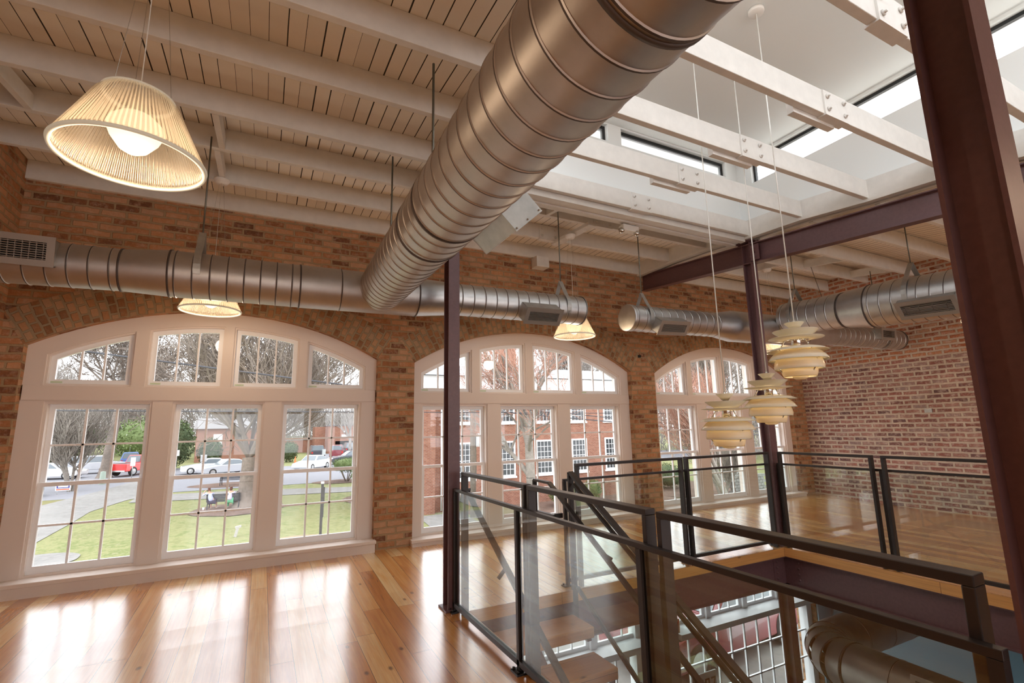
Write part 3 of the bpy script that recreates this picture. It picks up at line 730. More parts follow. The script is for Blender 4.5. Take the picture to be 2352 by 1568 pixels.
# cross duct along the window wall, with its tee
CY = 4.45
pipe('cross_pipe', (1.62, CY, 2.682), (3.13, CY, 2.70), .158, .158, r, 'duct2', .1225, .05)
endcap(r, (3.13, CY, 2.70), (1,0,0), .158, 'duct2')
pipe('reducer', (1.24, CY, 2.665), (1.62, CY, 2.682), .185, .158, r, 'duct2', beads=[])
pipe('tee_body', (.22, CY, 2.655), (1.24, CY, 2.665), .185, .185, r, 'duct', beads=[.33])
pipe('cross_pipe', (-.70, CY, 2.652), (.22, CY, 2.655), .182, .182, r, 'duct', .1165, .04)
pipe('reducer', (-1.0, CY, 2.64), (-.70, CY, 2.652), .158, .182, r, 'duct', beads=[])
pipe('cross_pipe', (-2.14, CY, 2.62), (-1.0, CY, 2.64), .158, .158, r, 'duct', .1165, .04)
for x, z, q in ((1.62, 2.682, .158), (1.24, 2.665, .185), (.22, 2.655, .184), (-.70, 2.652, .183), (-1.0, 2.64, .159)): ring(r, (x, CY, z), (1,0,.01), q, .006, .005)
register(r, (2.525, 4.215, 2.535), (1,0,.02), (0,-.80,-.6), (0,-.6,.80), .41, .16, .16)
register(r, (-1.66, 4.23, 2.655), (1,0,0), (0,-1,-.12), (0,-.12,1), .64, .185, .12, nl=8, grid=True)
hanger(r, (-.516, CY-.02, 3.86), (-.516, CY, 3.02), .182, (1,0,0))
hanger(r, (2.90, CY, 3.85), (2.90, CY, 3.02), .158, (1,0,0))
hanger(r, (-2.02, CY, 3.84), (-2.02, CY, 2.95), .158, (1,0,0))
for y in (3.95, 2.61, .9):
    c = axp(y); z = roofz(y); m = MB(); m.tube((c.x, c.y, z), (c.x, c.y, c.z+.205), .008, .008, 8); m.build('hanger_rod', M['rod'], r)
# square take-off box under the big pipe
register_box = MB(); TK = [(1.08, 2.61), (1.20, 2.50), (1.36, 2.645), (1.24, 2.755)]
register_box.prism(TK, 2.27, 2.68)
bevel(register_box.build('takeoff_box', M['galv'], r), .003)
m = MB(); m.prism([(1.075, 2.61), (1.20, 2.492), (1.368, 2.645), (1.243, 2.763)], 2.262, 2.272)
fl = m.build('cover_plate', M['galv'], r)
m = MB()
for xx, zz in ((1.10, 2.61), (1.20, 2.51), (1.345, 2.645), (1.245, 2.74), (1.17, 2.68), (1.27, 2.575)): m.tube((xx, 2.262, zz), (xx, 2.255, zz), .006, .006, 6)
m.build('screw', M['screw'], fl)
for i in range(9):
    pass
for o in set(bpy.data.objects)-parts0:
    if o.parent == r: o.location = (-.906, -4.45, -2.69)

# right duct system
r = empty('air_duct', (6.3, 4.3, 2.74), label='round spiral duct of the right bay with a cross duct toward the far corner', cat='duct'); parts0 = set(bpy.data.objects)
bp_ = lambda y: Vector((6.3, y, 2.80+.056*(y-4.3)))
AX2 = Vector((0, 1, .056))
pipe('main_pipe', bp_(4.1), bp_(3.33), .214, .214, r, 'duct2', .118, .05)
pipe('reducer', bp_(3.33), bp_(3.02), .214, .25, r, 'duct2', beads=[])
pipe('main_pipe', bp_(3.02), bp_(-1), .25, .25, r, 'duct2', .118, .05)
for yy_, q in ((3.33, .214), (3.02, .25)): ring(r, bp_(yy_), AX2, q, .007, .006)
cp_ = lambda x: Vector((x, 4.40-.04*(x-3.75), 2.665+.006*(x-3.75)))
pipe('cross_pipe', cp_(3.79), cp_(5.15), .155, .155, r, 'duct2', .118, .05)
endcap(r, cp_(3.79), (-1,0,0), .155, 'duct2')
pipe('reducer', cp_(5.15), cp_(5.45), .155, .205, r, 'duct2', beads=[])
pipe('tee_body', cp_(5.45), cp_(7.2), .205, .205, r, 'duct2', beads=[.35, 1.4])
pipe('reducer', cp_(7.2), cp_(7.5), .205, .158, r, 'duct2', beads=[])
pipe('cross_pipe', cp_(7.5), cp_(9.25), .158, .158, r, 'duct2', .118, .05)
endcap(r, cp_(9.25), (1,0,0), .158, 'duct2')
register(r, (4.27, 4.155, 2.53), (1,-.04,.03), (0,-.82,-.57), (0,-.57,.82), .42, .16, .17)
register(r, (8.6, 3.98, 2.72), (1,-.04,.0), (0,-1,-.1), (0,-.1,1), .36, .17, .12)
register(r, (6.045, 2.42, 2.545), (0,-1,-.056), (-.8,0,-.6), (-.6,0,.8), .50, .19, .17)
hanger(r, (4.02, 4.39, 3.83), (4.02, 4.39, 2.99), .155, (1,0,0))
hanger(r, (8.8, 4.2, 3.83), (8.8, 4.2, 2.99), .158, (1,0,0))
hanger(r, (6.3, 3.93, 3.77), (6.3, 3.93, 3.17), .214, (0,1,0)); hanger(r, (6.3, 2.60, 3.67), (6.3, 2.60, 3.12), .25, (0,1,0))
m = MB(); m.tube((7.62, 4.45, 3.83), (7.62, 4.25, 2.85), .005, .005, 6); m.build('hanger_rod', M['rod'], r)
for o in set(bpy.data.objects)-parts0:
    if o.parent == r: o.location = (-6.3, -4.3, -2.74)

# ================================================================= LAMPS
def shade_glass(name):
    t = NT(name); g = t.n('ShaderNodeBsdfGlossy'); g.inputs['Roughness'].default_value = .12; g.inputs[0].default_value = (1,.97,.9,1)
    tr = t.n('ShaderNodeBsdfTransparent'); tr.inputs[0].default_value = (.90,.87,.82,1)
    tl = t.n('ShaderNodeBsdfTranslucent'); tl.inputs[0].default_value = (.98,.9,.76,1)
    df = t.n('ShaderNodeBsdfDiffuse'); df.inputs[0].default_value = (.85,.78,.66,1)
    at = t.n('ShaderNodeTexCoord'); sx = t.n('ShaderNodeSeparateXYZ'); t.l(at.outputs['Object'], sx.inputs[0])
    ang = t.math('ARCTAN2', sx.outputs[1], sx.outputs[0]); w = t.math('SINE', t.math('MULTIPLY', ang, 96))
    bm = t.n('ShaderNodeBump'); bm.inputs['Strength'].default_value = .9; bm.inputs['Distance'].default_value = .004; t.l(w, bm.inputs['Height'])
    for q in (g, tl, df): t.l(bm.outputs[0], q.inputs['Normal'])
    a = t.n('ShaderNodeMixShader'); t.l(t.math('ADD', .06, t.math('MULTIPLY', t.math('GREATER_THAN', w, .1), .26)), a.inputs[0]); t.l(tr.outputs[0], a.inputs[1]); t.l(tl.outputs[0], a.inputs[2])
    b = t.n('ShaderNodeMixShader'); b.inputs[0].default_value = .16; t.l(a.outputs[0], b.inputs[1]); t.l(g.outputs[0], b.inputs[2])
    c = t.n('ShaderNodeMixShader'); c.inputs[0].default_value = .05; t.l(b.outputs[0], c.inputs[1]); t.l(df.outputs[0], c.inputs[2])
    t.l(c.outputs[0], t.out.inputs[0]); return t.m
M['prism'] = shade_glass('ribbed prismatic shade')
M['diffuser'] = emit_mix('lit opal bowl', (1, .80, .55), 1.25, (.9, .85, .7), .75)
M['rimglow'] = emit_mix('glowing rim', (1, .85, .6), .45, (.9,.84,.75), .4)  # unlit rim made to glow, standing in for caught light
def point(name, par, loc, power, col, rad):
    l = bpy.data.lights.new(name, 'POINT'); l.energy = power; l.color = col; l.shadow_soft_size = rad
    o = bpy.data.objects.new(name, l); COL.objects.link(o); o.parent = par; o.location = loc; return o
def prism_lamp(x, y, z, top, lab, grp):
    r = empty('pendant_light', (x, y, z), label=lab, cat='lamp', group=grp)
    H = .275; R0, R1 = .25, .128
    m = MB(); pr = [(0, R0), (.012, R0+.002), (.03, R0-.006), (H*.5, R0-(R0-R1)*.46), (H-.03, R1+.018), (H-.012, R1+.004), (H, R1-.006), (H, R1-.012), (H-.03, R1+.010), (H*.5, R0-(R0-R1)*.46-.007), (.03, R0-.013), (0, R0-.008)]
    m.lathe(pr, n=144, close=True); m.build('shade', M['prism'], r)
    m = MB(); m.lathe([(-.004, R0-.010), (-.006, R0+.004), (.006, R0+.008), (.012, R0-.006)], n=96, close=True); m.build('rim', M['rimglow'], r)
    m = MB(); m.lathe([(H-.006, R1-.004), (H+.004, R1-.002), (H+.006, R1-.016), (H-.004, R1-.02)], n=96, close=True); m.build('top_ring', M['rimglow'], r)
    m = MB(); m.lathe([(.030, .0005), (.034, .024), (.050, .050), (.095, .082), (.135, .098), (.16, .09), (.19, .06), (.20, .0005)], n=40); m.build('diffuser', M['diffuser'], r)
    m = MB(); m.lathe([(.19, .05), (.24, .03), (.30, .03), (.305, .0005)], n=24); m.build('lamp_holder', M['canopy'], r)
    m = MB(); m.path([(0,0,.30), (0,0,top-z-.02)], .0022, 6); m.build('power_cord', M['cord'], r)
    for k in range(3):
        t = 2*PI*k/3+.6; m = MB(); m.tube((R1*math.cos(t)*.95, R1*math.sin(t)*.95, H), (.02*math.cos(t), .02*math.sin(t), top-z-.03), .0011, .0011, 4); m.build('suspension_wire', M['wire'], r)
    m = MB(); m.lathe([(top-z-.045, .0005), (top-z-.045, .05), (top-z-.012, .068), (top-z-.004, .068), (top-z, .03)], n=40); m.build('canopy', M['canopy'], r)
    return r
NL = 'prismatic glass pendant lamps'
PL = [(-.5275, 2.285, 2.506, 3.72, 'big ribbed glass pendant lamp glowing warm at the upper left'),
      (-.488, 5.20, 2.54, 3.857, 'ribbed glass pendant lamp half hidden under the cross duct, over the left window'),
      (3.34, 4.86, 2.49, 3.795, 'ribbed glass pendant lamp beside the capped duct end, over the middle window'),
      (7.12, 4.85, 2.49, 3.845, 'ribbed glass pendant lamp mostly hidden behind the highest layered lamp')]
PR = [(-.53, -.6, 2.5, 3.43), (3.3, -.6, 2.5, 3.43), (7.15, 2.3, 2.5, 3.6), (7.15, -.6, 2.5, 3.43), (-.53, -3.5, 2.5, 3.3), (3.3, -3.5, 2.5, 3.3), (7.15, -3.5, 2.5, 3.3)]  # unseen lamps added out of view for warm fill light
WARM = (1, .74, .50)
p0 = None
for x, y, z, tp, lab in PL:
    o = prism_lamp(x, y, z, tp, lab, NL)
    point('bulb_light', o, (0, 0, -.04), 34*LAMP, WARM, .09)
for x, y, z, tp in PR:
    o = prism_lamp(x, y, z, tp, 'unseen ribbed glass pendant lamp added to the rear half for warm fill', 'prismatic glass pendant lamps added in the rear half')
    point('bulb_light', o, (0, 0, -.04), 44*LAMP, WARM, .09)

M['petal'] = None
def petal_mat():
    t = NT('enamelled petal'); d = t.n('ShaderNodeBsdfPrincipled'); d.inputs['Base Color'].default_value = (.88,.87,.76,1); d.inputs['Roughness'].default_value = .22
    tl = t.n('ShaderNodeBsdfTranslucent'); tl.inputs[0].default_value = (1,.80,.45,1)
    m = t.n('ShaderNodeMixShader'); m.inputs[0].default_value = .30; t.l(d.outputs[0], m.inputs[1]); t.l(tl.outputs[0], m.inputs[2]); t.l(m.outputs[0], t.out.inputs[0]); return t.m
M['petal'] = petal_mat()
M['bulb'] = emit_mix('warm bulb', (1,.72,.38), 4, (1,1,1), .9)
def snow(x, y, z, lab):
    """layered lamp: z is the height of its widest disc"""
    r = empty('pendant_light', (x, y, z), label=lab, cat='lamp', group='three layered shade lamps over the stair')
    def lat(name, prof, mat='petal', th=.0022, n=56):
        ins = [(t-th, max(.0004, q-th*.4)) for t, q in reversed(prof)]
        m = MB(); m.lathe(prof+ins, n=n, close=True); return m.build(name, M[mat], r)
    lat('shade', [(.160, .026), (.185, .045), (.207, .066)])                       # small cone at the top
    lat('shade', [(.088, .075), (.110, .098), (.130, .130), (.148, .150)])
    lat('shade', [(.078, .085), (.084, .12), (.093, .182)])
    lat('shade', [(.030, .080), (.026, .12), (.016, .165), (-.002, .200)])
    lat('shade', [(.005, .118), (-.012, .15), (-.040, .178), (-.068, .196)])
    lat('shade', [(-.062, .150), (-.09, .158), (-.115, .163), (-.136, .160)])
    lat('shade', [(-.130, .118), (-.16, .116), (-.185, .108), (-.190, .104)])
    lat('shade', [(-.180, .052), (-.20, .048), (-.207, .03), (-.207, .0006)])
    m = MB(); m.lathe([(-.02, .0006), (-.02, .030), (.088, .034), (.16, .022), (.20, .012), (.225, .008), (.227, .0006)], n=32); m.build('lamp_holder', M['chrome'], r)
    m = MB(); m.lathe([(-.13, .0006), (-.125, .028), (-.09, .045), (-.05, .03), (-.02, .016)], n=24); m.build('bulb', M['bulb'], r)
    for k in range(3):
        t = 2*PI*k/3+.35; m = MB(); c, s_ = math.cos(t), math.sin(t); pts = [(q*c, q*s_, w) for q, w in ((.03, .085), (.075, .075), (.10, .04), (.118, .0), (.15, -.05), (.15, -.11), (.108, -.16))]
        m.path(pts, .0045, 8); m.build('curved_arm', M['chrome'], r)
    m = MB(); m.tube((0,0,.22), (0,0,4.79-z), .0045, .0045, 8); m.build('cord', M['cord'], r)
    m = MB(); m.lathe([(4.765-z, .0006), (4.765-z, .058), (4.775-z, .062), (4.798-z, .062), (4.80-z, .0006)], n=32); m.build('canopy', M['canopy'], r)
    point('bulb_light', r, (0, 0, -.075), 9*LAMP, (1,.72,.42), .05)
    return r
snow(3.465, 2.197, 1.930, 'highest of the three layered white shade lamps, in front of the far duct')
snow(3.696, 2.627, 1.606, 'middle layered white shade lamp, right in front of the dark red column')
snow(3.206, 2.651, 1.436, 'lowest of the three layered white shade lamps, in front of the right window')

# emergency light under the mouldings
r = empty('emergency_light', (3.70, 4.16, 3.70), label='small white twin-head emergency light under the lantern mouldings', cat='lamp')
m = MB(); m.lathe([(0, .05), (.022, .05), (.024, .0005)], n=24); m.build('mount', M['canopy'], r)
m = MB(); m.box(-.13, .10, -.045, .045, -.075, 0); bevel(m.build('housing', M['canopy'], r), .008)
for q in (-.15, .07):
    m = MB(); m.lathe([(0, .0005), (0, .03), (.035, .032), (.05, .022), (.052, .0005)], (q, -.02, -.07), (-.1, -.5, -.8), 20); m.build('lamp_head', M['chrome'], r)
# small things on the brick
m = MB(); m.box(5.30, 5.345, 5.945, 5.97, 2.47, 2.51); m.tube((5.32, 5.945, 2.49), (5.32, 5.925, 2.49), .012, .012, 10); tag(m.build('wall_socket', M['dark']), 'tiny dark fitting on the brick between middle and right arches', 'fitting')
m = MB(); m.box(9.42, 9.45, 3.93, 4.03, 1.51, 1.57); tag(m.build('wall_plate', M['galv']), 'tiny plate on the whitewashed far brick wall', 'fitting')

# ================================================================= LOWER STOREY
M['low_floor'] = simple('grey slate floor', (.20, .21, .20), .35, 0, .5, 2, .2)
M['low_ceil'] = simple('dark green grey paint', (.10, .12, .11), .7)
M['blue'] = simple('light blue plaster', (.33, .50, .58), .8)
m = MB(); m.box(XL, XR, YE, YB+.3, -3.36, -3.28); m.build('trim_10', M['low_floor'], kind='structure')
m = MB()
eds = [XL-.3]+[e for w in WIN for e in (w['a'].x0, w['a'].x1)]+[XR+.3]
for i in range(0, len(eds), 2): m.box(eds[i], eds[i+1], YB, YB+.38, -3.3, -.3)
for w in WIN: m.box(w['a'].x0, w['a'].x1, YB, YB+.38, -.62, -.3)
m.box(XL-.3, XL, YE, YB, -3.3, -.3); m.build('wall_lower', M['brick'], kind='structure')
m = MB(); m.box(XR-.02, XR+.3, YE, YB, -3.3, -.3); m.box(9.06, XR, YB-.03, YB-.002, -3.3, -.3); m.build('wall_lower_right', M['blue'], kind='structure')
for i, w in enumerate(WIN):
    a = w['a']; r = empty('window_%d' % nwin, kind='structure'); nwin += 1; m = MB()
    x0, x1 = a.x0, a.x1; n = 3
    m.box(x0, x0+.13, YF, YF+.16, -3.28, -.62); m.box(x1-.13, x1, YF, YF+.16, -3.28, -.62); m.box(x0, x1, YF, YF+.16, -.72, -.62)
    m.box(x0, x1, 5.80, YF+.16, -1.70, -1.62); m.box(x0, x1, YF, YF+.16, -3.28, -3.12)
    for k in (1, 2, 3):
        x = x0+(x1-x0)*k/4; m.box(x-.05, x+.05, YF, YF+.14, -1.62, -.72)
    for k in range(1, 10):
        x = x0+.13+(x1-x0-.26)*k/10; m.box(x-.011, x+.011, YF+.06, YF+.09, -3.12, -1.82)
    for k in range(1, 3): z = -3.12+1.3*k/3; m.box(x0+.13, x1-.13, YF+.06, YF+.09, z-.011, z+.011)
    for k in range(4):
        xa = x0+(x1-x0)*k/4; m.frame([(xa+.05,-1.62),(xa+(x1-x0)/4-.05,-1.62),(xa+(x1-x0)/4-.05,-.72),(xa+.05,-.72)], [(xa+.10,-1.57),(xa+(x1-x0)/4-.10,-1.57),(xa+(x1-x0)/4-.10,-.77),(xa+.10,-.77)], YF+.05, YF+.09)
        for q in (1, 2): x = xa+.1+((x1-x0)/4-.2)*q/3; m.box(x-.008, x+.008, YF+.055, YF+.085, -1.57, -.77)
    m.build('frame', M['sash'], r)
    m = MB(); m.box(x0, x1, YF-.02, YF+.16, -1.83, -1.70); m.build('header', M['low_ceil'], r)
    g = MB(); g.box(x0+.05, x1-.05, YF+.072, YF+.078, -3.2, -.7); g.build('pane', M['glass'], r)
column(1.397, 1.497, 3.935, 4.06, -3.28, -.42, 'dark red steel column of the lower storey, left one under the stair edge')
column(5.462, 5.572, 3.925, 4.045, -3.28, -.42, 'dark red steel column of the lower storey, seen through the near glass on the right')
for k in range(7):
    m = MB(); m.box(1.3, 9.4, jy(k), jy(k)+.05, -.40, -.30)
r = empty('air_duct', (5.95, 3.6, -1.25), label='round duct with a curved elbow in the lower storey, seen through the near glass', cat='duct'); parts0 = set(bpy.data.objects)
pipe('main_pipe', (5.95, 3.55, -1.25), (5.75, -1.5, -1.25), .25, .25, r, 'duct', .55, .45)
pts = [V(5.95+.5-.5*math.cos(t), 3.55+.5*math.sin(t), -1.25) for t in [PI/2*i/5 for i in range(6)]]
m = MB()
for p, q in zip(pts, pts[1:]): m.lathe([(-.01, .25), ((q-p).length+.01, .25)], p, q-p, 40)
m.build('elbow', M['duct'], r)
for p, q in zip(pts, pts[1:]): ring(r, p, q-p, .25, .006, .006)
pipe('main_pipe', pts[-1], (9.3, 4.05, -1.25), .25, .25, r, 'duct', .55, .3)
register(r, (5.70, 2.7, -1.12), (0,-1,0), (-.9,0,.3), (.3,0,.9), .4, .22, .10)
for o in set(bpy.data.objects)-parts0:
    if o.parent == r: o.location = (-5.95, -3.6, 1.25)
# door number board in the lower storey
r = empty('number_board', (5.98, 5.78, -2.25), label='white board with the number 107 seen low through the near glass', cat='sign')
m = MB(); m.box(-.10, .26, 0, .02, -.28, .06); m.build('board', M['sash'], r)
m = MB(); w_ = .022
m.box(-.03, -.03+w_, -.005, 0, -.17, -.02); m.box(-.055, -.03, -.005, 0, -.05, -.03); m.build('digit', M['dark'], r)
m = MB(); m.frame([(.03,-.17),(.12,-.17),(.12,-.02),(.03,-.02)], [(.03+w_,-.17+w_),(.12-w_,-.17+w_),(.12-w_,-.02-w_),(.03+w_,-.02-w_)], -.005, 0); m.build('digit', M['dark'], r)
m = MB(); m.box(.15, .24, -.005, 0, -.02-w_, -.02); m.add([(.218,-.005,-.04),(.24,-.005,-.04),(.20,-.005,-.17),(.178,-.005,-.17)], [(0,1,2,3)]); m.build('digit', M['dark'], r)

# ================================================================= OUTDOORS
prof = [(6, -3.25), (25, -3.2), (34, -3.1), (47, -2.7), (60, -2.45), (80, -2.2), (160, -1.8), (400, -1)]
def gz(y):
    if y <= 6: return -3.25
    for (a, b), (c, d) in zip(prof, prof[1:]):
        if y <= c: return b+(d-b)*(y-a)/(c-a)
    return -1
def outmat(name, cols, scale, rough=.95, det=6):
    t = NT(name); o = t.obj(); a = t.noise(o, scale, det, .75); b = t.noise(o, scale*.12, 3)
    c = t.ramp(t.math('ADD', t.math('MULTIPLY', a, .6), t.math('MULTIPLY', b, .4)), [(.32+.36*i/(len(cols)-1), q) for i, q in enumerate(cols)])
    return t.pbsdf(c, rough, 0, .15)
M['grass'] = outmat('winter lawn', [(.42,.34,.23), (.18,.195,.08), (.27,.265,.13), (.15,.185,.065), (.42,.36,.25)], 2.6)
M['grass2'] = outmat('dry verge', [(.22,.18,.10), (.20,.19,.08), (.26,.22,.13)], 4)
M['asphalt'] = outmat('pale asphalt', [(.24,.24,.26), (.28,.28,.30)], 1.5)
M['stone'] = outmat('pale flagstone', [(.20,.19,.18), (.27,.26,.245), (.33,.315,.30)], 2.5)
M['mulch'] = outmat('brown mulch', [(.10,.065,.05), (.18,.12,.095), (.24,.17,.14)], 7)
M['straw'] = outmat('dry straw', [(.29,.23,.155), (.36,.29,.20)], 6)
m = MB(); ys = [6.36, 15, 25, 29, 34, 40, 47, 53, 60, 70, 80, 110, 160, 300]
for ya, yb in zip(ys, ys[1:]): m.add([(-160,ya,gz(ya)),(160,ya,gz(ya)),(160,yb,gz(yb)),(-160,yb,gz(yb))], [(0,1,2,3)])
m.build('lawn', M['grass'], kind='structure')
def patch(name, poly, mat, off, kind='structure', step=.35):
    ys = [p[1] for p in poly]; y = min(ys); m = MB(); rows = []
    n = len(poly)
    while y <= max(ys)+1e-6:
        xs = []
        for i in range(n):
            (xa, ya), (xb, yb) = poly[i], poly[(i+1) % n]
            if (ya <= y < yb) or (yb <= y < ya): xs.append(xa+(xb-xa)*(y-ya)/(yb-ya))
        rows.append((y, min(xs), max(xs)) if len(xs) >= 2 else None); y += step
    for a, b in zip(rows, rows[1:]):
        if a and b: m.add([(a[1],a[0],gz(a[0])+off),(a[2],a[0],gz(a[0])+off),(b[2],b[0],gz(b[0])+off),(b[1],b[0],gz(b[0])+off)], [(0,1,2,3)])
    return m.build(name, M[mat], kind=kind)
def ell(cx_, cy_, rx, ry, n=22, j=.12, seed=1):
    r = random.Random(seed); return [(cx_+rx*math.cos(2*PI*i/n)*(1+j*(r.random()-.5)), cy_+ry*math.sin(2*PI*i/n)*(1+j*(r.random()-.5))) for i in range(n)]
patch('verge', [(-30,33),(-11,37),(-7,46),(-6.4,52.9),(-9.9,52.6),(-12.5,46.3),(-16,42),(-40,37)], 'grass2', .012)
patch('road', [(-90,34),(-16,42),(-12.5,46.2),(-9.9,52.5),(-6.6,53.3),(3,52),(9,50.5),(90,44),(90,53),(9.2,60),(2.8,61),(-8.3,66),(-20,72),(-90,74)], 'asphalt', .02)
patch('driveway', [(6.5,59),(14,58.5),(15,82),(8.5,82)], 'asphalt', .03)
patch('path', [(-8.4,27.5),(-8.6,37.6),(-7.6,41.5),(-6.3,43),(-6.5,53.3),(-9.4,53.3),(-10.5,46.8),(-12,41.5),(-20,38),(-20,30),(-12,26)], 'stone', .022)
patch('path', [(-7.3,40.0),(-5.1,39.7),(6.7,37.6),(16,36),(16,38.3),(7.1,40.0),(-1.4,42.4),(-7.3,43)], 'stone', .026, step=.15)
patch('path', [(6.2,12),(7.2,21),(7.7,26.5),(10,26.5),(9.8,20),(10.5,12)], 'stone', .022)
patch('path', [(22,12),(24,20),(30,27),(40,34),(41,32),(32,25),(26,18),(25,12)], 'stone', .022)
patch('sidewalk', [(0,6.4),(17,6.4),(17,15.5),(0,15.5)], 'stone', .02)
patch('stone_pad', ell(-7.4,25.2,1.5,1.4,seed=3), 'stone', .03, step=.1)
patch('mulch_bed', ell(-.9,34.3,2.5,2.3,seed=4), 'mulch', .035, step=.1)
patch('mulch_bed', ell(-1.6,46.3,3.2,1.6,seed=5), 'mulch', .03, step=.1)
patch('mulch_bed', ell(6.9,34.0,1.9,2.4,seed=6), 'mulch', .03, step=.1)
patch('mulch_bed', ell(6.6,43.8,2.6,1.3,seed=7), 'mulch', .03, step=.1)
patch('mulch_bed', [(10.2,23.5),(23.5,21.5),(23.5,27),(10.2,27)], 'mulch', .03, step=.1)
patch('straw_patch', ell(1.7,23.3,1.9,1.5,seed=8), 'straw', .03, step=.1)
patch('mulch_bed', ell(28,26,5,4,seed=9), 'mulch', .03, step=.1)

# trees ---------------------------------------------------------------------------
def bark(name, c): return outmat(name, [tuple(.6*q for q in c), c, tuple(min(1, 1.35*q) for q in c)], 6)
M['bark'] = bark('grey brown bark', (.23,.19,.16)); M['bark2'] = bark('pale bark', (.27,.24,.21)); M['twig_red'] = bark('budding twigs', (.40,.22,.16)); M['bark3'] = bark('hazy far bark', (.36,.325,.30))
def tree_mesh(seed, h, r0, tl=None, bl=None, k0=None, spread=.55, levels=5, kids=(3, 4), first=.28, upb=.12, wob=.15, thin=.006, stems=1, lean=0, shrink=.70):
    R = random.Random(seed); mt = MB(); mw = MB()
    def grow(p, d, L, r, lev):
        n = 4 if lev < 2 else 3; pts = [p]; dd = d.copy(); q = p.copy(); rr = r
        for i in range(n):
            dd = (dd+V(R.uniform(-1,1), R.uniform(-1,1), R.uniform(-1,1))*(wob*(.35 if lev == 0 else 1))+V(0,0,upb*(1 if lev > 0 else .3))).normalized()
            nq = q+dd*(L/n); r2 = max(thin, rr*(.86 if lev else .92))
            ns = 10 if lev == 0 else (7 if lev == 1 else (5 if lev == 2 else 3))
            (mt if lev < levels-1 else mw).tube(q, nq, rr, r2, ns, cap=False); q = nq; rr = r2; pts.append(q)
            if lev < levels and (i >= n*first-1 or lev > 0):
                k = (k0 or R.randint(*kids)) if (lev == 0 and i == n-1) else R.randint(1, 2 if lev < 3 else 2)
                if lev == 0 and tl and i < n-1: k = 0
                for _ in range(k):
                    ax = V(R.uniform(-1,1), R.uniform(-1,1), R.uniform(-.4,.6)).normalized()
                    nd = (dd+ax*spread*R.uniform(.8,1.5)).normalized()
                    grow(q, nd, (bl if (lev == 0 and bl) else L*shrink)*R.uniform(.75,1.1), rr*(R.uniform(.3,.48) if lev == 0 and tl else R.uniform(.5,.72)), lev+1)
    for s_ in range(stems):
        a = R.uniform(0, 2*PI); d = V(lean+(.35*math.cos(a) if stems > 1 else 0), (.35*math.sin(a) if stems > 1 else 0), 1).normalized()
        grow(V(.12*math.cos(a), .12*math.sin(a), 0) if stems > 1 else V(0,0,0), d, tl or h*(.42 if stems == 1 else .34), r0, 0)
    if stems == 1: mt.lathe([(-.1, r0*1.7), (.15, r0*1.35), (.5, r0*1.08), (.9, r0)], n=12)
    return mt, mw
def tree(x, y, lab, seed, h, r0, mats=('bark', 'bark'), grp=None, **k):
    r = empty('bare_tree', (x, y, gz(y)), label=lab, cat='tree', group=grp)
    a, b = tree_mesh(seed, h, r0, **k); a.build('trunk', M[mats[0]], r); b.build('twigs', M[mats[1]], r); return r
tree(-.6, 35.3, 'big leafless tree with a thick fluted trunk beside the park bench', 11, 13, .52, tl=2.9, bl=6.2, k0=10, levels=5, spread=.85, upb=.14, thin=.02, shrink=.66)
tree(-12.6, 58.2, 'leafless tree with a straight dark trunk behind the stone path, left of the red pickup', 23, 15, .45, tl=7, bl=6, k0=6, levels=5, spread=.95, upb=.03, thin=.03)
tree(-12.3, 48.2, 'small bare multi-stem tree beside the campaign sign', 5, 8, .10, mats=('bark2', 'bark2'), levels=4, stems=6, spread=.5, upb=.12, thin=.016)
tree(.95, 46.2, 'slim bare tree right behind the big trunk', 8, 13, .28, levels=5, thin=.02, tl=3, bl=6, k0=6, spread=.8)
tree(11.5, 20.6, 'bare tree with forked grey trunk and reddish buds before the brick building', 31, 11, .26, mats=('bark2', 'twig_red'), levels=5, spread=.62, upb=.06, wob=.22, first=.3, thin=.007, kids=(3, 4))
tree(20.3, 16.6, 'bare budding tree at the left side of the right window', 44, 9, .12, mats=('bark2', 'twig_red'), levels=5, stems=2, spread=.55, thin=.006)
tree(25.6, 22.0, 'bare crape myrtle with many slim stems outside the right window', 45, 5.2, .05, mats=('bark2', 'bark2'), levels=4, stems=8, spread=.45, thin=.007)
tree(33.5, 28.0, 'tall bare tree outside the right window', 47, 13, .26, levels=5, thin=.010)
tree(9.6, 62, 'bare tree over the parked dark cars', 49, 12, .2, mats=('bark3', 'bark3'), levels=4, thin=.016)
BT_ = 'bare trees of the far tree line'
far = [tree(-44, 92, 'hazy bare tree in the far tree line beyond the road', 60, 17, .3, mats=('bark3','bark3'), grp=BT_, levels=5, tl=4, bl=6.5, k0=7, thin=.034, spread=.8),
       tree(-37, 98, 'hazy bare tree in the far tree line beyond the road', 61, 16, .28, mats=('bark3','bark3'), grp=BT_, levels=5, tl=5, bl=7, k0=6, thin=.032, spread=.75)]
R = random.Random(3)
for i in range(13):
    c = copy_tree(far[i % 2]); ang = -31+i*7.3+R.uniform(-1.3, 1.3)
    d = R.uniform(84, 118) if ang < 12 else R.uniform(58, 90)
    c.location = (d*math.sin(math.radians(ang)), d*math.cos(math.radians(ang)), 0); c.location.z = gz(c.location.y)
    c.rotation_euler.z = R.uniform(0, 6.28); q = R.uniform(.75, 1.05); c.scale = (q, q, q*R.uniform(.9, 1.1))
M['haze'] = bark('pale twig haze', (.29,.26,.235))
